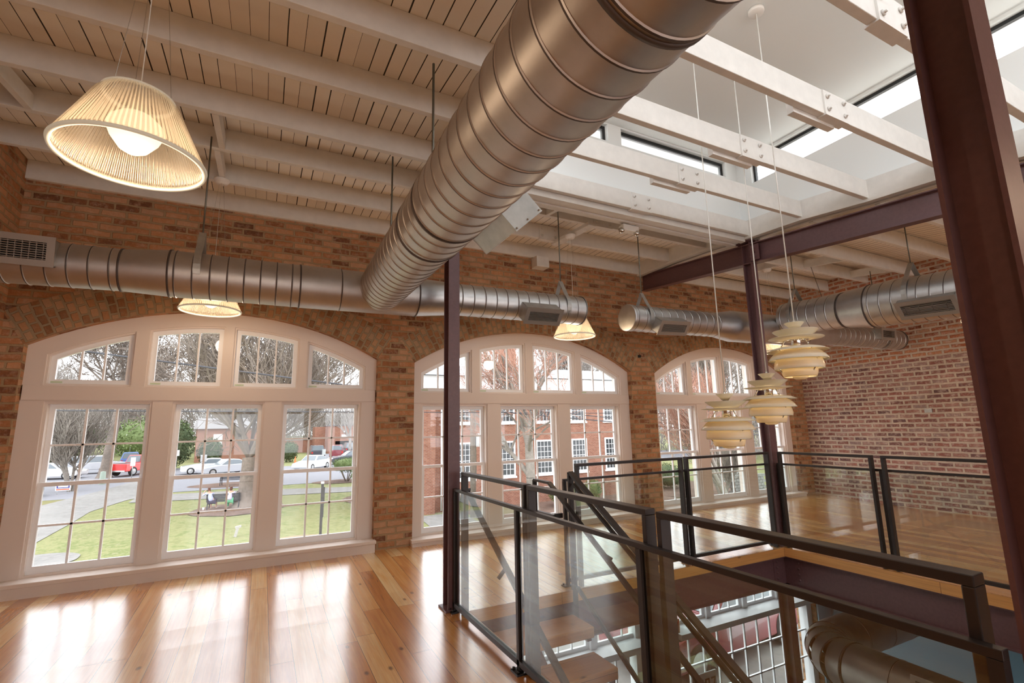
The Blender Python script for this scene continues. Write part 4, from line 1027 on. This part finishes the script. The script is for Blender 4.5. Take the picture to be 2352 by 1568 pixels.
def twig_line(x0, x1, y0, y1, zt, n, seed, lab):
    R = random.Random(seed); m = MB()
    for _ in range(n):
        x, y = R.uniform(x0, x1), R.uniform(y0, y1); b = gz(y); hh = zt*(.75+.3*math.sin(x*.23+seed)*math.sin(x*.11)); z = b+R.random()**.8*hh
        L = R.uniform(1.2, 3.2); a = R.uniform(0, 2*PI); t = R.uniform(.1, .9); d = V(math.cos(a)*t, math.sin(a)*t*.4, 1-t*.5).normalized()*L
        m.tube((x, y, z), V(x, y, z)+d, R.uniform(.03, .06), .022, 3, cap=False)
    return tag(m.build('woodland', M['haze']), lab, 'woodland', kind='stuff')
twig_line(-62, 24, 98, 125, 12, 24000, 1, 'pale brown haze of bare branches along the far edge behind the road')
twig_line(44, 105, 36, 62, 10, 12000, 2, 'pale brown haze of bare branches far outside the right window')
# leafy things: a core plus many small leaf faces
def leafmat(name, cols): return outmat(name, cols, 9)
M['leaf'] = leafmat('clipped green leaves', [(.07,.10,.04), (.15,.20,.08), (.26,.32,.15)])
M['leaf2'] = leafmat('dark evergreen', [(.04,.06,.035), (.09,.12,.06), (.16,.19,.1)])
def leaves(name, par, c, rx, ry, rz, n, size, seed, mat):
    R = random.Random(seed); m = MB()
    for _ in range(n):
        u = R.uniform(-1, 1); t = R.uniform(0, 2*PI); q = math.sqrt(1-u*u); k = R.uniform(.72, 1.04)
        p = V(c[0]+rx*k*q*math.cos(t), c[1]+ry*k*q*math.sin(t), c[2]+rz*k*u)
        a = V(R.uniform(-1,1), R.uniform(-1,1), R.uniform(-1,1)).normalized(); b = a.cross(V(R.uniform(-1,1), R.uniform(-1,1), R.uniform(-1,1))).normalized()
        s_ = size*R.uniform(.6, 1.3); m.add([p-a*s_, p+b*s_*.5, p+a*s_, p-b*s_*.5], [(0,1,2,3)])
    pr = [(-rz*.80*math.cos(PI*i/8), max(.001, rx*.80*math.sin(PI*i/8))) for i in range(9)]
    m.lathe(pr, c, n=16)
    return m.build(name, M[mat], par)
def shrub(name, x, y, rx, rz, h0, lab, seed, mat='leaf', n=1500, size=.055, trunk=True, cat='bush', grp=None):
    r = empty(name, (x, y, gz(y)), label=lab, cat=cat, group=grp)
    if trunk:
        m = MB()
        for k in range(5): a = k*1.26; m.tube((.08*math.cos(a), .08*math.sin(a), -.05), (rx*.45*math.cos(a), rx*.45*math.sin(a), h0+rz*.3), .05, .03, 7)
        m.build('stem', M['bark'], r)
    leaves('foliage', r, (0, 0, h0+rz), rx, rx, rz, n, size, seed, mat); return r
shrub('clipped_bush', 6.6, 43.6, 1.35, .62, .75, 'flat-topped clipped bush on a short trunk, right edge of the left window', 1)
shrub('clipped_bush', 6.15, 33.6, .85, .80, .95, 'round clipped bush, nearer one at the right edge of the left window', 2)
shrub('clipped_bush', 15.9, 24.9, .9, .55, .15, 'low round green bush before the brick building, left of the handrail loop', 3, trunk=False)
shrub('clipped_bush', 21.2, 25.2, .75, .62, .75, 'green bush on bare stems at the right end of the brick building', 4)
shrub('clipped_bush', 18.4, 25.6, .6, .6, .1, 'small green bush under the brick building windows', 5, trunk=False)
shrub('clipped_bush', 9.6, 26.2, .5, .45, .1, 'small green bush by the brick building step', 6, trunk=False, mat='leaf2')
shrub('evergreen_bush', 26.3, 27.2, 1.2, .9, .0, 'dark evergreen bush low in the right window', 7, mat='leaf2', trunk=False)
shrub('evergreen_tree', -8.6, 64.5, 2.2, 2.6, .2, 'dark evergreen shrub mass left of the white coupe', 8, mat='leaf2', n=2600, size=.16, trunk=False, cat='shrub')
shrub('evergreen_tree', -5.2, 68, 1.3, 1.6, .0, 'dark evergreen bush behind the white coupe', 9, mat='leaf2', n=1500, size=.13, trunk=False, cat='shrub')
shrub('evergreen_tree', 3.3, 67.5, 1.0, 1.3, .0, 'rounded evergreen bush beside the traffic cone', 10, mat='leaf2', n=1200, size=.1, trunk=False, cat='shrub')
shrub('evergreen_tree', -13.5, 84, 5, 3.0, .0, 'green bank of shrubs beyond the red pickup', 12, mat='leaf', n=3000, size=.2, trunk=False, cat='shrub')
shrub('evergreen_tree', -27, 88, 7, 3.2, -.5, 'dark shrub mass beyond the parked cars on the left', 13, mat='leaf2', n=3000, size=.24, trunk=False, cat='shrub')

# brick building across the lawn -----------------------------------------------------
r = empty('brick_building', (8.4, 27, -3.2), label='red brick building with white small-paned windows outside the middle window', cat='building')
m = MB(); m.box(0, 15.2, 0, 8, 0, 6.85); m.box(-1.0, 1.0, .9, 8, 0, 6.85); m.box(-.45, .3, -.35, .9, 0, 6.85)
m.build('wall', M['brick_out'], r)
m = MB(); m.box(-1.2, 15.5, -.35, 8.2, 6.85, 7.05); m.box(-1.2, 15.4, -.15, 8.1, 7.05, 7.6); m.build('cornice', M['sash'], r)
m = MB(); m.add([(-1.4,-.5,7.6),(15.6,-.5,7.6),(15.6,5,8.9),(-1.4,5,8.9),(-1.4,10,7.6),(15.6,10,7.6)], [(0,1,2,3),(3,2,5,4),(0,3,4),(1,5,2)]); m.build('roof', simple('light metal roof', (.24,.245,.25), .5, 0, .5, 3, .08), r)
m = MB(); m.box(6.6, 7.5, 3.6, 4.6, 8.2, 10.3); m.build('chimney', M['brick_out'], r)
m = MB(); m.tube((.75, -.06, .1), (.75, -.06, 6.9), .05, .05, 8); m.build('downspout', M['sash'], r)
M['dglass'] = simple('dark street window', (.05,.055,.06), .15)
for row, z0, z1 in ((0, 1.78, 3.66), (1, 4.95, 6.75)):
    for xc in (10.6, 13.25, 15.9, 18.55, 21.2, 22.9):
        x = xc-8.4; hw = .50; m = MB()
        m.frame([(x-hw-.1,z0-.1),(x+hw+.1,z0-.1),(x+hw+.1,z1+.1),(x-hw-.1,z1+.1)], [(x-hw,z0),(x+hw,z0),(x+hw,z1),(x-hw,z1)], -.05, .02)
        m.box(x-hw-.16, x+hw+.16, -.09, .0, z0-.2, z0-.1)
        for k in (1, 2, 3): m.box(x-hw+2*hw*k/4-.012, x-hw+2*hw*k/4+.012, -.025, -.005, z0, z1)
        for k in range(1, 6): zz = z0+(z1-z0)*k/6; m.box(x-hw, x+hw, -.03, -.005, zz-.012-(.015 if k == 3 else 0), zz+.012)
        f = m.build('window', M['sash'], r); g = MB(); g.box(x-hw, x+hw, -.004, .004, z0, z1); g.build('pane', M['dglass'], f)
# garage building far left view
r = empty('brick_garage', (9.4, 82, -2.25), label='red brick garage with dark open bay and white sign, far beyond the parked cars', cat='building')
m = MB(); m.box(0, 1.05, 0, 6, 0, 4.3); m.box(3.85, 12, 0, 6, 0, 4.3); m.box(1.05, 3.85, 0, 6, 1.95, 4.3); m.box(-1.8, 0, 2, 6, 0, 4.2); m.build('wall', M['brick_out'], r)
m = MB(); m.box(-.1, 12.1, -.15, 6.1, 4.3, 4.42); m.build('coping', simple('dark coping', (.12,.12,.13)), r)
m = MB(); m.box(1.05, 3.85, 3, 3.1, 0, 1.95); m.build('bay_interior', M['dark'], r)
m = MB(); m.box(1.95, 3.35, -.06, -.01, 2.4, 2.95); sg = m.build('sign_board', M['sash'], r)
m = MB()
for i in range(3): m.box(2.2, 3.1-.1*(i % 2), -.068, -.06, 2.52+.13*i, 2.57+.13*i)
m.build('lettering', simple('sign ink', (.3,.3,.35)), sg)
m = MB(); m.box(2.25, 2.65, -.3, 0, 3.3, 3.55); m.build('wall_lamp', M['sash'], r)
r = empty('brick_house', (-7.3, 74, -2.3), label='orange brick house wall glimpsed behind the big tree', cat='building')
m = MB(); m.box(0, 7.2, 0, 6, 0, 4.2); m.build('wall', M['brick_out'], r)
m = MB(); m.box(1.9, 2.9, -.06, 0, 2.0, 3.5); m.build('window', M['sash'], r); m = MB(); m.add([(-.3,-.4,4.2),(7.5,-.4,4.2),(7.5,3,5.6),(-.3,3,5.6)], [(0,1,2,3)]); m.build('roof', simple('house roof', (.17,.16,.155)), r)
r = empty('brick_garden_wall', (2.0, 88, -2.1), label='long low brick wall behind the parked dark cars', cat='wall')
m = MB(); m.box(0, 8, 0, .4, 0, 2.0); m.build('wall', M['brick_out'], r); m = MB(); m.box(-.1, 8.1, -.08, .48, 2.0, 2.12); m.build('coping', M['stone'], r)
r = empty('stone_wall', (27.6, 22.8, -3.2), label='low grey dry-stone wall seen through the right window', cat='wall')
m = MB()
for i in range(6):
    for j in range(9): m.box(j*.34+(.17 if i % 2 else 0), j*.34+.31+(.17 if i % 2 else 0), 0, .4, i*.19, i*.19+.17)
m.build('course', M['stone'], r)

# vehicles -----------------------------------------------------------------------------
def carpaint(n, c): return simple(n, c, .25, 0, .6, coat=.6)
M['tyre'] = simple('tyre', (.02,.02,.02), .8); M['hub'] = simple('wheel hub', (.6,.6,.6), .3, .9); M['cglass'] = simple('car glass', (.16,.19,.21), .12, 0, .6)
M['tail'] = simple('tail lamp', (.6,.04,.03), .3); M['headl'] = simple('head lamp', (.8,.8,.8), .15)
def car(name, x, y, rz, paint, lab, kind='sedan', L=4.6, cat='car', dz=0):
    r = empty(name, (x, y, gz(y)+.03+dz), label=lab, cat=cat); r.rotation_euler.z = rz; W_ = 1.8
    h = dict(sedan=1.43, suv=1.75, pickup=1.85)[kind]; b = dict(sedan=.92, suv=1.1, pickup=1.15)[kind]; g0 = .24 if kind == 'sedan' else .38
    if kind == 'sedan': low = [(-L/2,g0+.1),(-L/2+.15,g0),(L/2-.15,g0),(L/2,g0+.12),(L/2-.02,.62),(L/2-.18,.75),(L/2-1.35,b),(-L/2+.75,b+.03),(-L/2+.06,.88)]; cab = [(L/2-1.45,b-.03),(L/2-2.15,h-.02),(L/2-2.7,h),(-L/2+1.35,h-.06),(-L/2+.55,b)]
    elif kind == 'suv': low = [(-L/2,g0),(L/2-.1,g0),(L/2,.6),(L/2-.05,.95),(L/2-1.0,b),(-L/2+.02,b)]; cab = [(L/2-1.05,b-.03),(L/2-1.7,h),(-L/2+.25,h),(-L/2+.03,b-.03)]
    else: low = [(-L/2,g0+.05),(L/2-.1,g0+.05),(L/2,.7),(L/2-.05,1.05),(L/2-1.15,b),(-L/2,b)]; cab = [(L/2-1.2,b-.03),(L/2-1.8,h),(L/2-3.2,h),(L/2-3.45,b-.03)]
    def loft(m, pts, w0, w1, z0, z1):
        n = len(pts); wz = lambda z: w0+(w1-w0)*max(0, min(1, (z-z0)/max(.01, z1-z0)))
        m.add([(px_, -wz(pz)/2, pz) for px_, pz in pts]+[(px_, wz(pz)/2, pz) for px_, pz in pts], [tuple(range(n)), tuple(range(2*n-1, n-1, -1))]+[(k, n+k, n+(k+1)%n, (k+1)%n) for k in range(n)])
    m = MB(); loft(m, low, W_, W_*.96, .3, b); bevel(m.build('body', paint, r), .06, 3)
    m = MB(); loft(m, cab, W_*.92, W_*.70, b, h); bevel(m.build('cabin', paint, r), .05, 3)
    cx_ = sum(p[0] for p in cab)/len(cab); m = MB(); q = [(cx_+(px_-cx_)*.88, b+.05+(pz-b)*.76) for px_, pz in cab]
    loft(m, q, W_*.92+.02, W_*.735+.02, b, h); m.build('side_glass', M['cglass'], r)
    f0, f1 = cab[0], cab[1]; m = MB()
    def pane(a, c):
        wa, wc = (W_*.92)*.43, (W_*.70)*.45; nx = .012 if a[0] > cx_ else -.012
        a = (a[0]+(c[0]-a[0])*.1, a[1]+(c[1]-a[1])*.1); c = (a[0]+(c[0]-a[0])*.88, a[1]+(c[1]-a[1])*.88)
        m.add([(a[0]+nx,-wa,a[1]+.012),(a[0]+nx,wa,a[1]+.012),(c[0]+nx,wc,c[1]+.012),(c[0]+nx,-wc,c[1]+.012)], [(0,1,2,3)])
    pane(cab[0], cab[1]); pane(cab[-1], cab[-2]); m.build('windscreen', M['cglass'], r)
    if kind == 'pickup':
        m = MB(); m.box(-L/2+.1, L/2-3.55, -.75, .75, b-.0, b+.006); m.build('bed', M['tyre'], r)
    R_ = .32 if kind == 'sedan' else .40
    for sx_ in (L/2-.85, -L/2+.9):
        for sy_ in (-1, 1):
            m = MB(); m.lathe([(-.11,.001),(-.11,R_),(.10,R_),(.10,R_*.6)], (sx_, sy_*(W_/2-.10), R_), (0, sy_, 0), 24); w_ = m.build('wheel', M['tyre'], r)
            m = MB(); m.lathe([(.10,R_*.64),(.105,R_*.2),(.11,.001)], (sx_, sy_*(W_/2-.10), R_), (0, sy_, 0), 20); m.build('hub_cap', M['hub'], w_)
    for sy_ in (-1, 1):
        m = MB(); m.box(L/2-.12, L/2-.01, sy_*.68-.14, sy_*.68+.14, .60, .74); m.build('head_lamp', M['headl'], r)
        m = MB(); m.box(-L/2-.01, -L/2+.08, sy_*.72-.10, sy_*.72+.10, .75, .95); m.build('tail_lamp', M['tail'], r)
    m = MB(); m.box(-L/2-.03, -L/2+.03, -.8, .8, .42, .55); m.build('bumper', M['hub'] if kind == 'pickup' else paint, r)
    return r
wp = carpaint('white car paint', (.80,.81,.83)); rp = carpaint('red car paint', (.65,.03,.03)); dp = carpaint('dark grey car paint', (.06,.07,.09)); sp_ = carpaint('silver car paint', (.50,.51,.54)); bp2 = carpaint('blue car paint', (.08,.16,.42)); rb = carpaint('maroon car paint', (.22,.03,.04))
car('pickup_truck', -10.4, 60.2, math.radians(60), rp, 'bright red pickup truck seen from behind through the left window', 'pickup', 5.2, 'truck')
car('car', -12.9, 69.5, math.radians(100), bp2, 'blue car just left of the red pickup truck', 'suv', 4.5)
car('car', -16.6, 59.6, math.radians(-15), wp, 'white car facing the road at the left edge, behind the small bare tree')
car('car', -14.6, 64.2, math.radians(10), sp_, 'silver grey minivan parked behind the straight dark trunk', 'suv', 4.8)
car('car', -15.7, 46.0, math.radians(0), sp_, 'silver car nose cut by the left window frame, next to the campaign sign')
car('car', -4.4, 57.4, math.radians(186), wp, 'white coupe seen from the side, two sign posts before it')
car('car', -2.8, 55.2, math.radians(205), sp_, 'pale silver sedan overlapping the white coupe, left of the big trunk')
car('car', 4.9, 55.4, math.radians(235), wp, 'white sedan crossing the road in the right part of the left window')
car('car', 6.7, 71.6, math.radians(92), dp, 'dark sport utility vehicle seen from behind beyond the white sedan', 'suv', 4.6)
car('car', 9.3, 70.6, math.radians(80), rb, 'maroon car with roof bar parked right of the dark vehicle', 'suv', 4.6)
car('car', 11.9, 77.5, math.radians(90), dp, 'dark vehicle backed against the open garage bay', 'suv', 4.8)
car('car', 9.4, 60.5, math.radians(190), dp, 'low dark car behind the flat-topped clipped bush')
car('car', 8.7, 8.2, math.radians(186), rb, 'maroon car at the kerb right below the windows, seen through the lower storey')
car('car', -3.15, 14.4, math.radians(88), wp, 'white car parked close below the left window, only its roof showing', 'suv', 4.9)

# park furniture and people ---------------------------------------------------------------
M['bench'] = simple('black bench paint', (.03,.03,.035), .5)
def bench(x, y, rz, lab):
    r = empty('park_bench', (x, y, gz(y)), label=lab, cat='bench'); r.rotation_euler.z = rz
    for i in range(5): m = MB(); m.box(-.9, .9, -.02+i*.085, .05+i*.085, .42, .45); m.build('seat_slat', M['bench'], r)
    for i in range(5): m = MB(); m.box(-.9, .9, -.09-i*.015, -.065-i*.015, .48+i*.085, .55+i*.085); m.build('back_slat', M['bench'], r)
    for s_ in (-.82, .82):
        m = MB(); m.bar((s_, -.04, .45), (s_, -.16, 0), .05, .06); m.bar((s_, .38, .45), (s_, .46, 0), .05, .06); m.bar((s_, -.08, .42), (s_, -.17, .92), .05, .05); m.bar((s_, -.1, .66), (s_, .42, .66), .05, .04); m.bar((s_, .42, .66), (s_, .40, .45), .05, .04); m.bar((s_, -.08, .43), (s_, .42, .43), .05, .05)
        m.build('end_frame', M['bench'], r)
    return r
b1 = bench(-1.75, 34.9, math.radians(-8), 'dark slatted park bench with two people on it, beside the big tree')
bench(-1.75, 46.0, math.radians(170), 'empty dark park bench farther away, partly behind the big trunk')
def skin(name, par, bones, mat, sub=1):
    """bones: list of chains [(point, radius)...]; all joined at shared points"""
    idx = {}; vs = []; rs = []; es = []
    for ch in bones:
        pv = None
        for p, q in ch:
            k = tuple(round(c, 3) for c in p)
            if k not in idx: idx[k] = len(vs); vs.append(p); rs.append(q)
            if pv is not None and pv != idx[k]: es.append((pv, idx[k]))
            pv = idx[k]
    me = bpy.data.meshes.new(name); me.from_pydata(vs, es, []); o = bpy.data.objects.new(name, me); COL.objects.link(o); o.parent = par
    md = o.modifiers.new('skin', 'SKIN'); md.use_smooth_shade = True
    for i, q in enumerate(rs): me.skin_vertices[0].data[i].radius = (q, q) if isinstance(q, (int, float)) else q
    me.skin_vertices[0].data[0].use_root = True; me.materials.append(mat)
    md = o.modifiers.new('sub', 'SUBSURF'); md.levels = md.render_levels = sub
    return o
SK = simple('skin', (.55,.33,.23), .6); HB = simple('brown hair', (.10,.035,.02), .7)
def person(x, y, z, rz, lab, shirt, legs, lean, hair, arm_up):
    r = empty('person', (x, y, z), label=lab, cat='person'); r.rotation_euler.z = rz
    hip = (0, 0, .50); ch = (lean, .02, .86); sh = (lean*1.25, .03, .98); nk = (lean*1.35, .04, 1.06); hd = (lean*1.5, .06, 1.17); tp = (lean*1.55, .06, 1.27)
    L = lambda s: [(hip, .14), ((s*.10, .05, .50), .095), ((s*.13, .46, .50), .065), ((s*.14, .48, .26), .052), ((s*.14, .47, .08), .036), ((s*.15, .60, .04), .034)]
    def A(s):
        if arm_up and s < 0: return [(sh, .10), ((sh[0]-.17, .04, .97), .055), ((sh[0]-.38, .12, .84), .042), ((sh[0]-.30, .26, 1.05), .032), ((sh[0]-.27, .30, 1.14), .030)]
        return [(sh, .10), ((sh[0]+s*.18, .04, .96), .055), ((sh[0]+s*.24, .10, .72), .042), ((sh[0]+s*.14, .30, .62), .032), ((sh[0]+s*.11, .37, .62), .030)]
    body = skin('body', r, [[(hip, .14), (ch, .13), (sh, .10), (nk, .05), (hd, .085), (tp, .06)], L(1), L(-1), A(1), A(-1)], SK, 2)
    f = 1.14
    skin('shirt', r, [[((0, 0, .50), .16), (ch, .155), (sh, .125)]]+[[(q[0], q[1]*f) for q in A(s)[:3]] for s in (1, -1)], shirt, 2)
    skin('trousers', r, [[(p, q*1.18) for p, q in L(s)[:(3 if legs[1] else 5)]] for s in (1, -1)], legs[0], 2)
    skin('hair', r, [[((hd[0], hd[1]-.035, hd[2]+.02), .088), ((tp[0], tp[1]-.03, tp[2]+.01), .06)], [((hd[0], hd[1]-.035, hd[2]+.02), .088), ((hd[0], hd[1]-.06, hd[2]-.12 if hair else hd[2]-.03), .06)]], HB, 2)
    m = MB(); m.tube((hd[0]-.03, hd[1]+.085, hd[2]+.02), (hd[0]-.03, hd[1]+.09, hd[2]+.02), .01, .01, 8); m.tube((hd[0]+.03, hd[1]+.085, hd[2]+.02), (hd[0]+.03, hd[1]+.09, hd[2]+.02), .01, .01, 8); m.build('eyes', M['dark'], r)
    m = MB(); m.add([(hd[0]-.012, hd[1]+.08, hd[2]-.02), (hd[0]+.012, hd[1]+.08, hd[2]-.02), (hd[0], hd[1]+.11, hd[2]-.015), (hd[0], hd[1]+.085, hd[2]+.02)], [(0,1,2),(0,2,3),(1,3,2),(0,3,1)]); m.build('nose', SK, r)
    for s in (-1, 1):
        m = MB(); m.box(-.045, .045, -.10, .16, 0, .08); o = bevel(m.build('shoe', simple('white shoe', (.7,.7,.7)), r), .03, 2); o.location = (s*.15, .53, 0)
    return r
def checked():
    t = NT('blue checked shirt'); c = t.n('ShaderNodeTexChecker', i_Scale=28.0); t.l(t.obj(), c.inputs['Vector']); c.inputs['Color1'].default_value = (.62,.66,.85,1); c.inputs['Color2'].default_value = (.3,.34,.6,1)
    return t.pbsdf(c.outputs[0], .8, 0, .2)
gb = gz(34.9)
person(-2.35, 34.9, gb-.02, math.radians(-8), 'person in a checked blue shirt and dark shorts leaning on the left bench end', checked(), (simple('dark shorts', (.05,.04,.07), .9), True), -.13, False, True)
person(-1.45, 34.8, gb-.02, math.radians(-8), 'person with long brown hair and lavender top sitting by the big trunk', simple('lavender top', (.62,.58,.82), .9), (simple('green trousers', (.12,.4,.22), .9), False), .03, True, False)
m = MB(); m.lathe([(0,.0005),(0,.05),(.14,.065),(.14,.0005)], n=16); tag(m.build('paper_cup', M['sash'], loc=(-2.75, 34.85, gz(34.85)+.03)), 'small white cup on the ground at the left end of the bench', 'cup')
# posts and signs
r = empty('wooden_post', (2.52, 23.3, gz(23.3)), label='slim dark wooden post with a white cap on the near lawn', cat='post')
m = MB(); m.box(-.05, .05, -.05, .05, 0, 2.35); m.build('shaft', simple('dark weathered wood', (.07,.065,.065), .8), r)
m = MB(); m.box(-.06, .06, -.06, .06, 2.35, 2.43); m.build('cap', M['sash'], r)
m = MB(); m.box(.04, .10, -.04, .04, 1.5, 2.2); m.box(.03, .08, -.04, .04, .95, 1.5); m.build('side_batten', simple('dark wood', (.05,.045,.045), .8), r)
r = empty('stone_marker', (-.76, 26.1, gz(26.1)), label='small pale leaning stone marker on the near lawn', cat='marker')
m = MB(); m.bar((0,0,0), (.09,0,.42), .13, .12, (0,1,0)); m.bar((-.02,0,.40), (.22,0,.44), .14, .08, (0,1,0)); m.build('stone', simple('grey stone', (.42,.40,.38), .9, 0, .3, 20, .2), r)
def sign_post(x, y, h, w, hh, lab, face=(.8,.8,.8)):
    r = empty('sign_post', (x, y, gz(y)), label=lab, cat='sign'); m = MB(); m.tube((0,0,0), (0,0,h), .035, .035, 8); m.build('pole', M['galv'], r)
    m = MB(); m.box(-w/2, w/2, -.06, -.04, h-hh, h); m.build('panel', simple('sign face', face, .5), r)
sign_post(-7.05, 57.0, 2.35, .42, .55, 'white street sign on a pole, left of the white coupe')
sign_post(-4.55, 53.7, 2.0, .5, .62, 'grey sign panel on a pole in front of the white coupe', (.5,.5,.5))
sign_post(-10.1, 55.6, 1.9, .36, .75, 'narrow white sign on a pole in front of the red pickup')
sign_post(-15.2, 81, 3.6, 1.1, .6, 'white flag-shaped street sign above the red pickup')
sign_post(6.2, 57.5, 1.9, .36, .6, 'grey sign on a pole right of the white sedan', (.45,.47,.46))
r = empty('campaign_sign', (-12.35, 46.6, gz(46.6)), label='small blue, white and red campaign sign on the verge', cat='sign')
m = MB(); m.box(-.42, .42, 0, .02, .28, .86); p_ = m.build('panel', simple('sign white', (.8,.8,.82), .6), r)
m = MB(); m.box(-.36, .36, -.004, 0, .44, .82); m.build('blue_field', simple('sign blue', (.05,.05,.25), .6), p_); m = MB(); m.box(-.36, .36, -.004, 0, .32, .40); m.build('red_stripe', simple('sign orange red', (.8,.12,.05), .6), p_)
m = MB(); m.box(-.2, .12, -.008, -.004, .68, .76); m.box(-.28, .28, -.008, -.004, .50, .62); m.build('lettering', M['sash'], p_)
for q in (-.3, .3): m = MB(); m.tube((q, .01, 0), (q, .01, .3), .008, .008, 6); m.build('wire_leg', M['galv'], r)
m = MB(); m.lathe([(0,.2),(.03,.2),(.03,.13),(.7,.03),(.7,.0005)], n=20); tag(m.build('traffic_cone', simple('cone orange', (.85,.16,.04), .6), loc=(3.9, 66, gz(66)+.02)), 'orange traffic cone at the kerb before the brick wall', 'cone')
m = MB(); m.lathe([(0,.22),(.05,.22),(1.0,.18),(1.05,.0005)], n=16); tag(m.build('litter_bin', simple('green bin', (.35,.42,.35), .7), loc=(-11.4, 52.2, gz(52.2)+.02)), 'pale green litter bin at the road edge before the straight dark trunk', 'bin')
r = empty('utility_pole', (10.1, 24.6, gz(24.6)), label='wooden utility pole with cables before the brick building', cat='pole')
m = MB(); m.tube((0,0,0), (0,0,9.5), .16, .12, 12); m.build('pole', M['bark'], r); m = MB(); m.box(.14, .34, -.1, .1, 3.6, 4.3); m.build('transformer_box', M['galv'], r); m = MB(); m.tube((.17,0,2), (.17,0,9), .03, .03, 8); m.build('conduit', M['galv'], r)
def cable(a, b, rad, lab, sag=.25):
    m = MB(); n = 16; P = [V(*[a[i]+(b[i]-a[i])*t/n for i in range(3)])-V(0, 0, sag*4*(t/n)*(1-t/n)) for t in range(n+1)]
    m.path(P, rad, 6); return tag(m.build('utility_cable', simple('cable', (.06,.06,.07), .6)), lab, 'cable')
cable((-30, 20, 6.9), (10.1, 20.2, 2.35), .032, 'thick dark overhead cable crossing the arched panes of the left window', 0)
cable((-30, 20, 2.42), (30, 20, 1.85), .018, 'level overhead cable near the top of the lower left sashes', 0)
cable((2, 20, 2.72), (30, 20, .35), .028, 'lower overhead cable sloping across the middle window sashes', 0)
cable((2, 20, 2.92), (30, 20, .55), .022, 'upper overhead cable sloping across the middle window sashes', 0)
